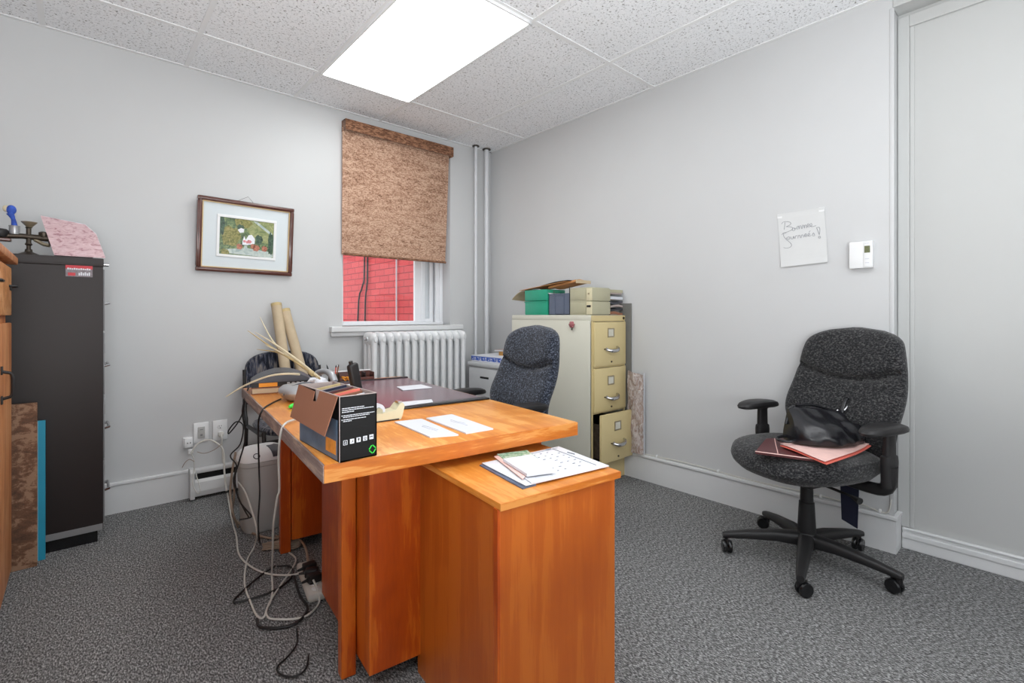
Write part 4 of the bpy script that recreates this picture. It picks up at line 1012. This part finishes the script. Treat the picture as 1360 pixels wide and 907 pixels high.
t = thing('pen_cup', 'dark pen cup behind the dry reeds on the far desk edge', 'pen cup', desk_pt(.40, 1.37, DZ + .0005))
m = MB(); m.lathe([(.026, 0), (.028, .002), (.028, .055), (.025, .055), (.024, .004), (.001, .004)], seg=20); obj('cup', m, 'pewter', t, True)
for k, (dx, dy, mt_, l_) in enumerate(((.01, .0, 'cardb', 'brown pencil in the pen cup'), (-.012, .008, 'blackg', 'black pen in the pen cup'), (0, -.012, 'redpaper', 'coral marker in the pen cup'))):
    q = thing('pen', l_, 'pen', desk_pt(.40 + dx * .5, 1.37 + dy * .5, DZ + .006), 0, 'pens in the pen cup')
    obj('barrel', MB().tube([(0, 0, 0), (dx * 1.8, dy * 1.8, .085)], .0035, 8), mt_, q, True); obj('tip', MB().tube([(dx * 1.8, dy * 1.8, .085), (dx * 2, dy * 2, .096)], [.0035, .001], 8), 'blackg', q, True)
t = thing('small_bottle', 'small dark glass bottle left of the pen cup', 'bottle', desk_pt(.335, 1.42, DZ + .0005))
obj('bottle_body', MB().lathe([(.014, 0), (.016, .003), (.016, .04), (.007, .052), (.006, .062)], seg=16), 'blackg', t, True); obj('cap', MB().lathe([(.008, .06), (.008, .074), (.006, .076)], seg=14), 'blackp', t, True)
t = thing('scissors', 'orange-handled scissors lying by the pen cup', 'scissors', desk_pt(.47, 1.33, DZ + .02), R(30))
m = MB()
for s_ in (-1, 1): m.tube([(.012 * math.cos(a) - .03, .014 * s_ + .011 * math.sin(a), .0 + .022 * abs(math.sin(a / 2))) for a in [i * math.pi / 6 for i in range(13)]], .0035, 6)
obj('handle', m, 'orange', t, True); obj('blade', MB().prism([(-.02, -.006, -.002), (.06, -.003, -.018), (.062, 0, -.018), (-.02, .006, -.002)], (0, 0, .002)), 'chrome', t)

# papers on the side cabinet
SZ = SH
cl = thing('wall_calendar', 'white printed calendar sheet spread on the side cabinet', 'calendar', (0, 0, 0))
cc = Zc((640, 616), (742, 594), (809, 620), (698, 646), z=SZ + .004)
cen = sum(cc, Vector()) / 4; cl.location = (cen.x, cen.y, SZ + .0045)
C4 = [q - cen for q in cc]
def cfn(u, v, dz=0):
    p = (C4[0] * (1 - u) + C4[1] * u) * (1 - v) + (C4[3] * (1 - u) + C4[2] * u) * v; p.z = .0022 + dz + .004 * max(0, u - .8) * 1; return p
obj('sheet', MB().grid(lambda u, v: cfn(u, v), 8, 8, (0, 0, .0018)), 'paper', cl)
m = MB()
for i in range(7):
    for j in range(7):
        u, v = .30 + i * .088, .14 + j * .11
        if random.random() < .85: m.tube([cfn(u, v, .0005), cfn(u + .014 + .016 * random.random(), v + .004, .0005)], .0011, 4)
for v in (.06,): m.tube([cfn(.3 + .08 * k, v + .9 * 0, .0006) for k in range(9)], .0006, 4)
m.tube([cfn(.88, .05, .0008), cfn(.90, .9, .0008)], .0010, 4)
m.tube([cfn(.80, .03, .001), cfn(.86, .05, .001)], .0025, 4); m.tube([cfn(.93, .3, .001), cfn(.95, .42, .001)], .002, 4)
obj('printed_dates', m, 'ink', cl)
t = sheet('magazine', 'grey-blue glossy magazine cover under the calendar', 'magazine', Zc((637, 617), (657, 611), (712, 643), (694, 648), z=SZ + .004), SZ, 'bluemag', th=.003)
t = sheet('letter', 'white letter with torn edge between magazine and notepad', 'letter', Zc((664, 610), (690, 602), (742, 634), (706, 641), z=SZ + .010), SZ + .0075, 'paper', th=.002, lines=[(.2, .75, .8, .8), (.3, .9, .9, .93)])
t = sheet('green_card', 'green printed card under the notepad on the side cabinet', 'card', Zc((660, 602), (700, 597), (716, 609), (676, 614), z=SZ + .016), SZ + .012, painting_mat('green printed card', (90, 150, 110), (160, 196, 170), (206, 220, 210), 60), th=.002)
t = sheet('letter', 'creased white letter with pink heading left of the notepad', 'letter', Zc((656, 606), (668, 604), (700, 630), (694, 636), z=SZ + .012), SZ + .010, 'pinkpaper', th=.002)
npd = thing('notepad', 'small pale grey notepad topmost on the side cabinet papers', 'note pad', (0, 0, 0))
cc = Zc((668, 609), (706, 603), (738, 624), (700, 629), z=SZ + .022); cen = sum(cc, Vector()) / 4; npd.location = (cen.x, cen.y, SZ + .0145)
m = MB(); m.prism([(q.x - cen.x, q.y - cen.y, 0) for q in cc], (0, 0, .006)); obj('pages', m, 'paper2', npd)
m = MB(); m.prism([((q.x - cen.x) * .99, (q.y - cen.y) * .99, .006) for q in cc], (0, 0, .0012)); obj('cover', m, 'paper', npd)

# ------------------------------------------------------------------ office chairs (local: chair faces +x)
def office_chair(loc, rz, label, fab, seat_z=.50):
    t = thing('office_chair', label, 'office chair', loc, rz)
    K = 40
    # seat: superellipse layers, waterfall front
    lay = [(seat_z - .105, .70), (seat_z - .095, .88), (seat_z - .07, .975), (seat_z - .04, 1.0), (seat_z - .018, .975), (seat_z - .004, .90), (seat_z + .002, .78), (seat_z + .0, .5), (seat_z - .002, .2)]
    rings = []
    for z, sc in lay:
        ring = []
        for k in range(K):
            x, y = sup(.255 * sc, .262 * sc, 2.7, k, K)
            fx = max(0, (x - .10) / .15); dz = -.03 * fx ** 2 if z > seat_z - .06 else -.010 * fx ** 2
            dz += .014 * (abs(y) / .26) ** 3
            ring.append(Vector((x + .03, y, z + dz)))
        rings.append(ring)
    obj('seat', MB().loft(rings), fab, t, True)
    # backrest: rings stacked upward, tilted back
    NB = 44; z0, z1 = seat_z - .06, 1.02
    rings = []
    for i in range(NB + 1):
        s = i / NB
        z = z0 + (z1 - z0) * s
        w = .195 + .062 * math.sin(min(1, s / .42) * math.pi / 2) if s < .42 else .257 - .065 * ((s - .42) / .58) ** 1.5
        d = .046 + .008 * math.sin(s * math.pi)
        if s > .86: q = (s - .86) / .14; w *= math.sqrt(max(.0001, 1 - q ** 2.6)) * .999 + .0; d *= math.sqrt(max(.02, 1 - q ** 3))
        if s < .06: q = (.06 - s) / .06; w *= math.sqrt(max(.2, 1 - q ** 2 * .5)); d *= math.sqrt(max(.04, 1 - q ** 2))
        w = max(w, .02)
        xc = -.245 - .075 * s - .01 * s * s + .045 * math.exp(-((s - .30) / .2) ** 2)
        ring = []
        for k in range(K):
            y, x = sup(w, d, 3.0, k, K)
            wrap = .55 * y * y
            if x > 0:
                zc = .815 - .05 * max(0, 1 - (y / .2) ** 2) * .6 + .02 * (abs(y) / .25) ** 2
                x -= .034 * math.exp(-((z - zc) / .013) ** 2) * (1 if abs(y) < w * .93 else .3)
                x += .012 * math.exp(-((z - zc - .09) / .07) ** 2)
            ring.append(Vector((xc + x + wrap, y, z)))
        rings.append(ring)
    back = obj('backrest', MB().loft(rings), fab, t, True)
    m = MB(); zc = .80
    obj('back_bracket', MB().obox(Vector((-.20, 0, seat_z - .12)), (.12, .035, .008), Matrix.Identity(3), .004).tube([(-.31, 0, seat_z - .12), (-.335, 0, seat_z - .04), (-.36, 0, seat_z + .14)], [.02, .02, .016], 10, 3), 'blackp', t, True)
    obj('mechanism', MB().box(-.10, .09, -.08, .08, seat_z - .155, seat_z - .10, .012), 'blackp', t, True)
    obj('tilt_lever', MB().tube([(.03, .07, seat_z - .13), (.04, .22, seat_z - .135), (.05, .26, seat_z - .14)], [.006, .006, .014], 8), 'blackp', t, True)
    for a in (-1, 1):
        h = seat_z + .125
        y = a * .292
        m = MB()
        m.tube([(-.07, a * .13, seat_z - .115), (-.07, a * .25, seat_z - .112), (-.07, a * .288, seat_z - .085), (-.07, y, seat_z - .01)], [.022, .024, .026, .028], 10, 3)
        rg = []
        for z, sx, sy in ((seat_z - .09, .034, .018), (seat_z + .01, .038, .020), (seat_z + .03, .036, .019), (seat_z + .035, .028, .015), (h - .015, .027, .014), (h, .05, .024)):
            rg.append([Vector((-.07 + sup(sx, sy, 3, k, 16)[0], y + sup(sx, sy, 3, k, 16)[1], z)) for k in range(16)])
        m.loft(rg)
        ap = obj('armrest', m, 'blackp', t, True)
        rg = []
        for z, sc in ((h - .004, .8), (h + .004, .97), (h + .014, 1.0), (h + .024, .94), (h + .030, .75), (h + .031, .4)):
            rg.append([Vector((-.045 + sup(.125 * sc, .046 * sc, 2.3, k, 28)[0], y + sup(.125 * sc, .046 * sc, 2.3, k, 28)[1] * (1 + .12 * (sup(.125, .046, 2.3, k, 28)[0] / .125)), z - .010 * (sup(.125 * sc, .046, 2.3, k, 28)[0] / .125) ** 2)) for k in range(28)])
        obj('arm_pad', MB().loft(rg), 'blackp', ap, True)
    obj('gas_lift', MB().lathe([(.034, .12), (.036, .14), (.030, .26), (.026, .262), (.024, .36), (.024, seat_z - .15)], seg=20), 'blackp', t, True)
    obj('hub', MB().lathe([(.03, .055), (.045, .07), (.048, .11), (.036, .13)], seg=24), 'blackp', t, True)
    return t
def chair_base(t, offs, rad_=.325):
    for k in range(5):
        a = R(offs + 72 * k); m3 = Matrix.Rotation(a, 3, 'Z')
        rg = []
        for r_, wy, hz, zc in ((.02, .032, .030, .098), (.12, .027, .024, .100), (.24, .022, .018, .088), (rad_ - .01, .018, .014, .077), (rad_ + .015, .014, .012, .072)):
            rg.append([m3 @ Vector((r_, sup(wy, hz, 3.2, q, 14)[0], zc + sup(wy, hz, 3.2, q, 14)[1])) for q in range(14)])
        leg = obj('base_leg', MB().loft(rg), 'blackp', t, True)
        sw = Matrix.Rotation(a + R(60 + 35 * k), 3, 'Z'); c0 = m3 @ Vector((rad_, 0, 0))
        m = MB()
        for sd in (-1, 1):
            MM = sw @ Matrix.Rotation(R(90), 3, 'X')
            cc_ = c0 + sw @ Vector((.014, 0, .029)) + sw @ Vector((0, sd * .012, 0))
            m.lathe([(.012, -.008), (.025, -.008), (.028, -.003), (.028, .003), (.025, .008), (.012, .008)], cc_, 20, MM)
        cst = obj('caster', m, 'blackg', leg, True)
        m = MB(); m.tube([c0 + Vector((0, 0, .05)), c0 + Vector((0, 0, .08))], .008, 8)
        m.obox(c0 + sw @ Vector((.006, 0, .048)), (.022, .0035, .014), sw, .003)
        m.tube([c0 + sw @ Vector((.014, -.018, .029)), c0 + sw @ Vector((.014, .018, .029))], .006, 8)
        obj('caster_fork', m, 'blackp', leg, True)
CHA = R(160)
ch1 = office_chair((-.382, -2.675, 0), CHA, 'charcoal fabric office chair by the right wall with a bag on its seat', 'fab_charcoal')
chair_base(ch1, 50 - math.degrees(CHA))
m = MB(); m.prism([(.0, .045, .39), (.0, -.04, .39), (-.004, -.034, .165), (-.004, .034, .15)], (.004, 0, 0)); 
strap_t = obj('strap', m, 'navy', ch1, label='navy strap hanging under the seat')
strap_t.location = (-.185, .06, 0)
ch2 = office_chair((-1.185, -1.44, 0), R(173), 'blue-black fabric office chair behind the desk', 'fab_blue')
chair_base(ch2, 20)

# bag, portfolio and papers on the right chair
SQ = Vector((-.37, -2.675, 0)); sz = .503
def cp(x, y, z): return Matrix.Rotation(CHA, 3, 'Z') @ Vector((x, y, 0)) + SQ + Vector((0, 0, z))
def seat_sheet(name, label, cat, corners, z, mat, fn=None, th=.003, part='cover', extra=None):
    c = cp(sum(q[0] for q in corners) / 4, sum(q[1] for q in corners) / 4, z); t = thing(name, label, cat, c, 0)
    W = [cp(q[0], q[1], z) - c for q in corners]
    def f_(u, v):
        p = (W[0] * (1 - u) + W[1] * u) * (1 - v) + (W[3] * (1 - u) + W[2] * u) * v; p.z = th + (fn(u, v) if fn else 0); return p
    obj(part, MB().grid(f_, 12, 8, (0, 0, th * .9)), mat, t, True); return t, f_
def Zs(*uv, z=.515): # photo corners -> chair local
    out = []
    for u, v in uv:
        p = Matrix.Rotation(-CHA, 3, 'Z') @ (onZ(u, v, z) - SQ); out.append((p.x, p.y))
    return out
q = Zs((1003, 601), (1086, 612), (1130, 585), (1018, 583), z=.51)
t, f_ = seat_sheet('leather_portfolio', 'maroon portfolio with pale piping lying on the right chair seat', 'portfolio', q, .504, 'maroon', th=.010)
obj('piping', MB().tube([f_(0, 0) + Vector((0, 0, .001)), f_(1, 0) + Vector((0, 0, .001))], .002, 6).tube([f_(.10, .98), f_(.18, .6), f_(.36, .05)], .0016, 6, 4), 'pinkpaper', t)
q2 = Zs((1036, 590), (1098, 614), (1157, 594), (1100, 578), z=.528)
t, f_ = seat_sheet('red_folder', 'coral red folder of pale papers under the black bag', 'folder', q2, .516, 'redpaper', lambda u, v: .004 + .022 * max(0, v - .6) ** 2 * u * 4 + .002 * math.sin(u * 5), th=.003)
t, f_ = seat_sheet('loose_papers', 'pale pink papers fanned inside the coral folder', 'papers', [(a * .99 + (-.004), b_ * .97 - .004) for a, b_ in q2], .5235, 'pinkpaper', lambda u, v: .004 + .02 * max(0, v - .6) ** 2 * u * 4 + .002 * math.sin(u * 5), th=.002, part='sheet')
# bag
bagc = at(1090, 566, 2.14)
bg = thing('leather_bag', 'black leather handbag slumped on the right chair seat', 'bag', (bagc.x - .035, bagc.y - .02, .534), 0)
rt = Vector((ST, -CT, 0)); fw = Vector((CT, ST, 0))
NU = 20; rings = []
def bag_sec(s_):
    # front/back outline in (depth, height): slumped pouch, pinched along its zip
    hgt = .148 - .028 * s_ - .05 * max(0, s_ - .86) / .14
    lift = .0
    fb = -.074 - .042 * math.sin(min(1, s_ * 1.15) * math.pi) * (1 if s_ < .9 else .7)
    dent = .030 * math.exp(-((s_ - .70) / .07) ** 2)
    return [(fb + .02, .002), (fb, .022), (fb + .006 + dent * .3, .052), (fb + .030 + dent, .085), (-.018 + dent * .6, hgt - .028), (.018, hgt - .004), (.034, hgt), (.040, hgt - .008), (.052, .085), (.060, .040), (.052, .006), (.03, .001)]
def cr(P, n=4):
    out = []; L = len(P)
    for i_ in range(L):
        p0, p1, p2, p3 = [Vector(P[(i_ + q_ - 1) % L]) for q_ in range(4)]
        for k_ in range(n):
            t_ = k_ / n; out.append(.5 * ((2 * p1) + (p2 - p0) * t_ + (2 * p0 - 5 * p1 + 4 * p2 - p3) * t_ * t_ + (3 * p1 - p0 - 3 * p2 + p3) * t_ ** 3))
    return out
for i in range(NU + 1):
    s_ = i / NU; x = -.145 + .285 * s_
    sec = cr([(a_, b2, 0) for a_, b2 in bag_sec(s_)])
    e = 1 if .06 < s_ < .94 else .72 if (s_ <= .001 or s_ >= .999) else .93
    ring = []
    for q_ in sec:
        yy = (q_.x - .0) * e; zz = max(.002, q_.y * (1 - (1 - e) * .35))
        fold = .004 * math.sin(s_ * 22 + zz * 60) * (1 if q_.x < .02 else 0)
        p = rt * (x + .10 * (zz - .07) * (1 if s_ < .5 else -.6)) + fw * (yy + fold); p.z = zz
        ring.append(p)
    rings.append(ring)
obj('bag_body', MB().loft(rings), 'leather', bg, True)
def bp_(x, y, z): return rt * x + fw * y + Vector((0, 0, z))
obj('zip_band', MB().tube([bp_(-.10, .03, .150), bp_(-.02, .045, .148), bp_(.06, .05, .125), bp_(.11, .05, .118)], .006, 8, 4), 'leather', bg, True)
obj('strap', MB().tube([bp_(-.15, .02, .07), bp_(-.125, .03, .13), bp_(-.11, .03, .148)], .006, 8, 4), 'leather', bg, True)
obj('strap', MB().tube([bp_(.11, .05, .10), bp_(.13, .06, .15), bp_(.15, .07, .172), bp_(.165, .07, .155), bp_(.15, .06, .11), bp_(.13, .04, .05)], .008, 8, 5, True, .5), 'leather', bg, True)
obj('strap', MB().tube([bp_(-.13, -.04, .02), bp_(-.175, -.055, .012), bp_(-.205, -.03, .012), bp_(-.19, .01, .014), bp_(-.14, .02, .02)], .006, 8, 5), 'leather', bg, True)
obj('buckle', MB().tube([bp_(.075, .035, .118), bp_(.085, .035, .127), bp_(.097, .038, .118)], .003, 6).tube([bp_(.118, .04, .125), bp_(.126, .04, .135), bp_(.134, .045, .142)], .003, 6).sphere(bp_(.045, -.075, .012), .004, None, 8, 6), 'chrome', bg, True)

# ------------------------------------------------------------------ stacking chair by the window wall
c3 = thing('stacking_chair', 'dark streaked fabric chair against the wall behind the desk', 'chair', (-1.785, -.36, 0), 0)
K = 14
outline = []
wS, z0, z1 = .225, .50, .845
pts = [(-wS, z0 + .03), (-wS * 1.0, z0 + .2)] + [(-wS * math.cos(a) ** .7 if math.cos(a) > 0 else 0, z0 + .22 + (z1 - z0 - .22) * math.sin(a) ** .8) for a in [R(6 + 84 * i / 8) for i in range(9)]]
pts = pts + [(-x, z) for x, z in reversed(pts[:-1])]
def yb_(z): return .245 + .05 * (z - z0) / (z1 - z0)
m = MB(); ft = [Vector((x, yb_(z) - .02 - .0 + .35 * x * x * 0, z)) for x, z in pts]; m.prism(ft, (0, .035, 0))
bb = obj('backrest', m, 'fab_streak', c3); md = bb.modifiers.new('bev', 'BEVEL'); md.width = .012; md.segments = 3
m = MB(); rings = []
for z, sc in ((.405, .92), (.412, .98), (.43, 1.0), (.445, .97), (.452, .85), (.452, .4)):
    rings.append([Vector((sup(.225 * sc, .21 * sc, 4, k, 32)[0], sup(.225 * sc, .21 * sc, 4, k, 32)[1], z)) for k in range(32)])
m.loft(rings); obj('seat', m, 'fab_streak', c3, True)
for a in (-1, 1):
    obj('leg', MB().tube([(a * .235, -.19, .01), (a * .232, -.18, .40), (a * .232, -.12, .412), (a * .232, .16, .412)], .011, 10, 3), 'blackp', c3, True)
    obj('leg', MB().tube([(a * .235, .24, .01), (a * .232, .20, .40), (a * .232, .235, .50), (a * .226, .27, .74)], .011, 10, 3), 'blackp', c3, True)
obj('stretcher', MB().tube([(-.232, -.18, .38), (.232, -.18, .38)], .009, 8), 'blackp', c3, True)
obj('stretcher', MB().tube([(-.233, .22, .28), (.233, .22, .28)], .009, 8), 'blackp', c3, True)
# cardboard tubes on its seat
def ctube(a, b_, r, label):
    a, b_ = Vector(a), Vector(b_); t = thing('cardboard_tube', label, 'tube', a, 0, 'cardboard tubes on the chair by the wall')
    d = (b_ - a); q = d.to_track_quat('Z', 'Y').to_matrix(); L = d.length
    obj('tube_wall', MB().lathe([(r, 0.0), (r, L), (r - .003, L), (r - .003, .004), (.001, .004)], (0, 0, 0), 28, q), 'kraft', t, True)
    obj('rim', MB().lathe([(r + .0012, L - .018), (r + .0012, L + .0012), (r - .003, L + .0012), (r - .003, L - .018), (r + .001, L - .0175)], (0, 0, 0), 28, q), 'straw', t, True)
    return t
ctube((-1.80, -.30, .462), (-1.826, -.078, 1.148), .031, 'taller upright brown cardboard tube standing on the chair behind the desk')
ctube((-1.675, -.315, .462), (-1.776, -.082, 1.110), .031, 'shorter leaning brown cardboard tube right of the taller one')

# ------------------------------------------------------------------ waste bin
wbn = thing('waste_bin', 'light grey plastic swing-lid waste bin behind the desk', 'waste bin', (-2.075, -.72, 0))
def brings(lst, n=3.2, K=32): return [[Vector((sup(a, b_, n, k, K)[0], sup(a, b_, n, k, K)[1], z)) for k in range(K)] for z, a, b_ in lst]
obj('bin_body', MB().loft(brings([(.002, .085, .075), (.01, .09, .08), (.33, .108, .095), (.335, .114, .10), (.355, .115, .101), (.355, .11, .096)])), 'bing', wbn, True)
dm_ = []
for i in range(9):
    a = R(90 * i / 8); dm_.append((.356 + .062 * math.sin(a), .112 * max(.05, math.cos(a) ** .55), .098 * max(.05, math.cos(a) ** .75)))
obj('lid', MB().loft(brings(dm_)), 'white', wbn, True)
def flapf(u, v):
    a = R(16 + 60 * v); t_ = R(-84 + 62 * u); n_ = 3.2
    cx_, sy_ = math.cos(t_), math.sin(t_)
    x_ = .112 * max(.05, math.cos(a) ** .55) * abs(cx_) ** (2 / n_); y_ = -.098 * max(.05, math.cos(a) ** .75) * abs(sy_) ** (2 / n_)
    return Vector((x_ * 1.03, y_ * 1.03, .358 + .0625 * math.sin(a)))
obj('swing_flap', MB().grid(flapf, 10, 10, (0, 0, .004)), 'slate', wbn, True)
m = MB(); m.tube([(-.045 + .014 * math.cos(a), -.089 + .01 * math.sin(a), .386 + .010 * math.sin(a)) for a in [i * math.pi / 6 for i in range(13)]], .002, 6); obj('lid_mark', m, 'inkd', wbn)

# ------------------------------------------------------------------ power strip
ps = onZ(413, 772, .02); psd = (onZ(417, 797, 0) - onZ(402, 758, 0)); ang = math.atan2(psd.y, psd.x)
pwr = thing('power_strip', 'beige power strip with plugs on the carpet under the desk', 'power strip', (ps.x, ps.y, 0), ang)
obj('housing', MB().box(-.15, .13, -.032, .032, .002, .038, .01), 'cablew', pwr, True)
for k in range(5): obj('socket', MB().lathe([(.015, .037), (.015, .040), (.012, .040)], (-.05 + k * .037, 0, 0), 16), 'white', pwr, True)
obj('switch', MB().box(-.115, -.09, -.01, .01, .037, .044, .002), 'red', pwr)
for k, (dx, r_) in enumerate(((-.05, 10), (.0, -20), (.05, 15))):
    p_ = Matrix.Rotation(ang, 3, 'Z') @ Vector((dx, 0, 0))
    t = thing('power_plug', ['black plug nearest the switch of the power strip', 'black plug in the middle of the power strip', 'black plug at the far end of the power strip'][k], 'plug', (ps.x + p_.x, ps.y + p_.y, .0405), ang + R(r_), 'plugs in the power strip')
    obj('plug_body', MB().box(-.018, .018, -.022, .028, 0, .032, .006), 'blackp', t, True); obj('cord_relief', MB().tube([(0, -.02, .016), (0, -.045, .014)], [.007, .004], 8), 'blackp', t, True)

# ------------------------------------------------------------------ cables
def cable(name, label, pts, r, mat, sm=5, cat='cable'):
    P = []
    for q in pts:
        if len(q) == 3 and isinstance(q[2], str): P.append(onZ(q[0], q[1], .009 + float(q[2][1:] or 0)))
        else: P.append(at(*q))
    o = Vector((P[0].x, P[0].y, 0)) if False else P[0]
    c_ = obj(name, MB().tube([p - P[0] for p in P], r, 7, sm), mat, None, True, loc=P[0])
    tag(c_, label, cat); return c_
# bundles hanging off the desk's left edge, world positions close to the edge
cable('black_cable', 'black cable dropping from the far desk corner past the bin', [(330, 515, 2.30), (322, 545, 2.30), (326, 580, 2.30), (318, 612, 2.30), (312, 636, 2.30), (318, 665, 2.30), (333, 684, 2.26), (330, 688, 2.26), (318, 690, 2.26)], .0035, 'cableb')
cable('black_cable', 'black cable looping in front of the outlet wall beside the desk', [(326, 520, 2.42), (321, 552, 2.44), (305, 575, 2.46), (304, 571, 2.46), (314, 560, 2.44), (323, 566, 2.42), (319, 590, 2.40), (306, 605, 2.40), (314, 618, 2.38), (310, 640, 2.36), (320, 668, 2.32), (331, 688, 2.28)], .0032, 'cableb')
cable('black_cable', 'black cable running straight down in front of the waste bin', [(373, 530, 2.02), (362, 535, 1.95), (350, 543, 1.86), (344, 556, 1.86), (343, 575, 1.92), (344, 620, 2.08), (345, 655, 2.08), (343, 690, 2.08), (344, 716, 2.08), (346, 722, 2.2)], .0034, 'cableb')
cable('white_cable', 'white cable hanging in front of the desk leg down to the floor', [(402, 556, 1.64), (393, 557, 1.63), (381, 561, 1.585), (374, 570, 1.56), (371, 590, 1.57), (370, 615, 1.62), (371, 650, 1.68), (368, 662, 1.70), (363, 700, 1.78), (362, 740, 1.88), (361, 763, 1.96), (362, 780, 'z0'), (360, 797, 'z0'), (354, 810, 'z0'), (355, 818, 'z0'), (362, 822, 'z0'), (390, 822, 'z0'), (410, 816, 'z0'), (424, 800, 'z0'), (421, 782, 'z.035'), (416, 770, 'z.06')], .0036, 'cablew')
cable('white_cable', 'white cable curving across the carpet to the power strip', [(302, 655, 'z.03'), (308, 690, 'z0'), (314, 712, 'z0'), (317, 735, 'z0'), (330, 750, 'z0'), (352, 761, 'z0'), (380, 764, 'z0'), (400, 761, 'z.01')], .0038, 'cablew')
cable('white_cable', 'white cable looping nearest the viewer on the dark carpet', [(316, 640, 2.34), (325, 652, 2.34), (335, 680, 2.26), (341, 705, 2.2), (338, 725, 'z0'), (328, 745, 'z0'), (325, 775, 'z0'), (333, 800, 'z0'), (341, 817, 'z0'), (350, 820, 'z0'), (358, 800, 'z0'), (372, 778, 'z0'), (388, 755, 'z0'), (393, 742, 'z0'), (384, 734, 'z0')], .0036, 'cablew')
cable('taupe_cable', 'taupe cable bundle hanging beside the heater', [(313, 600, 2.45), (308, 630, 2.44), (306, 655, 2.44), (309, 680, 2.40), (316, 700, 'z.0')], .0055, 'cablet')
cable('taupe_cable', 'thicker taupe cable hanging right beside the bundle', [(312, 632, 2.40), (311, 660, 2.40), (309, 685, 'z.02'), (322, 698, 'z0'), (340, 710, 'z0'), (362, 715, 'z0'), (372, 713, 'z0')], .0055, 'cablet')
cable('taupe_cable', 'taupe cable arching over the carpet to the power strip', [(366, 712, 'z0'), (385, 714, 'z.02'), (398, 717, 'z.04'), (406, 728, 'z.05'), (409, 745, 'z.04'), (410, 757, 'z.03')], .005, 'cablet')
cable('white_cable', 'white cable arching from the outlet along the wall', [(254, 602, 2.82), (262, 590, 2.84), (277, 584, 2.86), (290, 590, 2.86), (297, 600, 2.86), (298, 625, 2.84), (300, 645, 2.82), (301, 652, 2.8)], .0048, 'cablew')
cable('white_cable', 'thin white cord dropping from the phone jack to the heater', [(253, 600, 2.82), (258, 612, 2.82), (257, 628, 2.82), (256, 642, 2.78), (262, 655, 2.76), (266, 650, 2.76), (258, 622, 2.80)], .0022, 'cablew')
cable('thin_cable', 'thin grey cord curling left of the heater', [(258, 613, 2.80), (252, 610, 2.80), (246, 614, 2.79), (242, 621, 2.79)], .0018, 'cablet')
cable('thin_cable', 'thin grey cord sagging between outlets', [(262, 600, 2.83), (272, 602, 2.83), (285, 597, 2.84), (294, 590, 2.85)], .0018, 'cablet')
cable('black_cable', 'black cable coiled flat on the carpet under the cables', [(365, 752, 'z0'), (345, 765, 'z0'), (322, 785, 'z0'), (310, 798, 'z0'), (318, 799, 'z0'), (350, 790, 'z0'), (372, 780, 'z0'), (388, 765, 'z0'), (385, 752, 'z0'), (368, 752, 'z0')], .004, 'cableb')
cable('black_cable', 'thick black cable arc on the carpet nearest the viewer', [(341, 822, 'z0'), (345, 832, 'z0'), (365, 834, 'z0'), (388, 830, 'z0'), (402, 820, 'z0'), (408, 806, 'z0'), (398, 790, 'z0'), (390, 765, 'z0')], .005, 'cableb')
cable('black_cable', 'thin black cable loop at the bottom of the dark carpet', [(394, 835, 'z0'), (394, 855, 'z0'), (382, 872, 'z0'), (368, 886, 'z0'), (374, 896, 'z0'), (392, 898, 'z0'), (406, 888, 'z0'), (410, 870, 'z0')], .003, 'cableb')
# coiled cord
cc = onZ(376, 730, 0)
t = thing('coiled_cord', 'taupe coiled cord tied in a bundle on the carpet', 'cord', (cc.x, cc.y, 0), R(-35))
m = MB()
for k in range(5):
    m.tube([(-.09 + .004 * k, -.008 + .004 * k, .008 + .006 * k), (0, -.012 + .005 * k, .014 + .006 * k), (.05, -.02 + .004 * k, .012 + .006 * k), (.075, .0, .016 + .005 * k), (.05, .022 - .004 * k, .012 + .006 * k), (0, .012 - .003 * k, .014 + .006 * k), (-.09, .010 - .003 * k, .008 + .006 * k)], .0034, 6, 4)
obj('loops', m, 'cablet', t, True); obj('tie', MB().tube([(-.0, -.018, .02), (.0, .018, .02)], [.012, .016], 8), 'cableb', t, True)

# ------------------------------------------------------------------ world and camera
wd = bpy.data.worlds.new('World'); S.world = wd; wd.use_nodes = True
bgn = wd.node_tree.nodes['Background']; bgn.inputs[0].default_value = (.93, .96, 1.0, 1); bgn.inputs[1].default_value = 1.9
# soft area lights added out of view to lift ceiling and lower walls
for nm, lc, rx, pw, sz in (('Bounce', (-2.5, -4.1, 1.0), 160, 86, (1.7, 1.4)), ('BounceLeft', (-3.0, -2.6, 1.45), 172, 12, (.6, .9)), ('Fill', (-1.6, -5.1, 1.1), 84, 13, (2.0, 1.6))):
    la = bpy.data.lights.new(nm, 'AREA'); la.shape = 'RECTANGLE'; la.size, la.size_y = sz; la.energy = pw; la.color = (.968, .989, .994)
    lo = bpy.data.objects.new(nm, la); COL.objects.link(lo); lo.location = lc; lo.rotation_euler = (R(rx), 0, R(12 if nm == 'Fill' else -15))
cam = bpy.data.cameras.new('Camera'); co = bpy.data.objects.new('Camera', cam); COL.objects.link(co)
cam.sensor_width = 36; cam.sensor_fit = 'HORIZONTAL'; cam.lens = F / 1360 * 36
cam.shift_y = -(453.5 - V0) / 1360; cam.clip_start = .02
co.location = CAM; co.rotation_euler = (R(90), 0, TH - R(90))
S.camera = co
S.view_settings.view_transform = 'Standard'; S.view_settings.look = 'None'; S.view_settings.gamma = 1.0
S.view_settings.use_curve_mapping = False; S.view_settings.exposure = 0.06
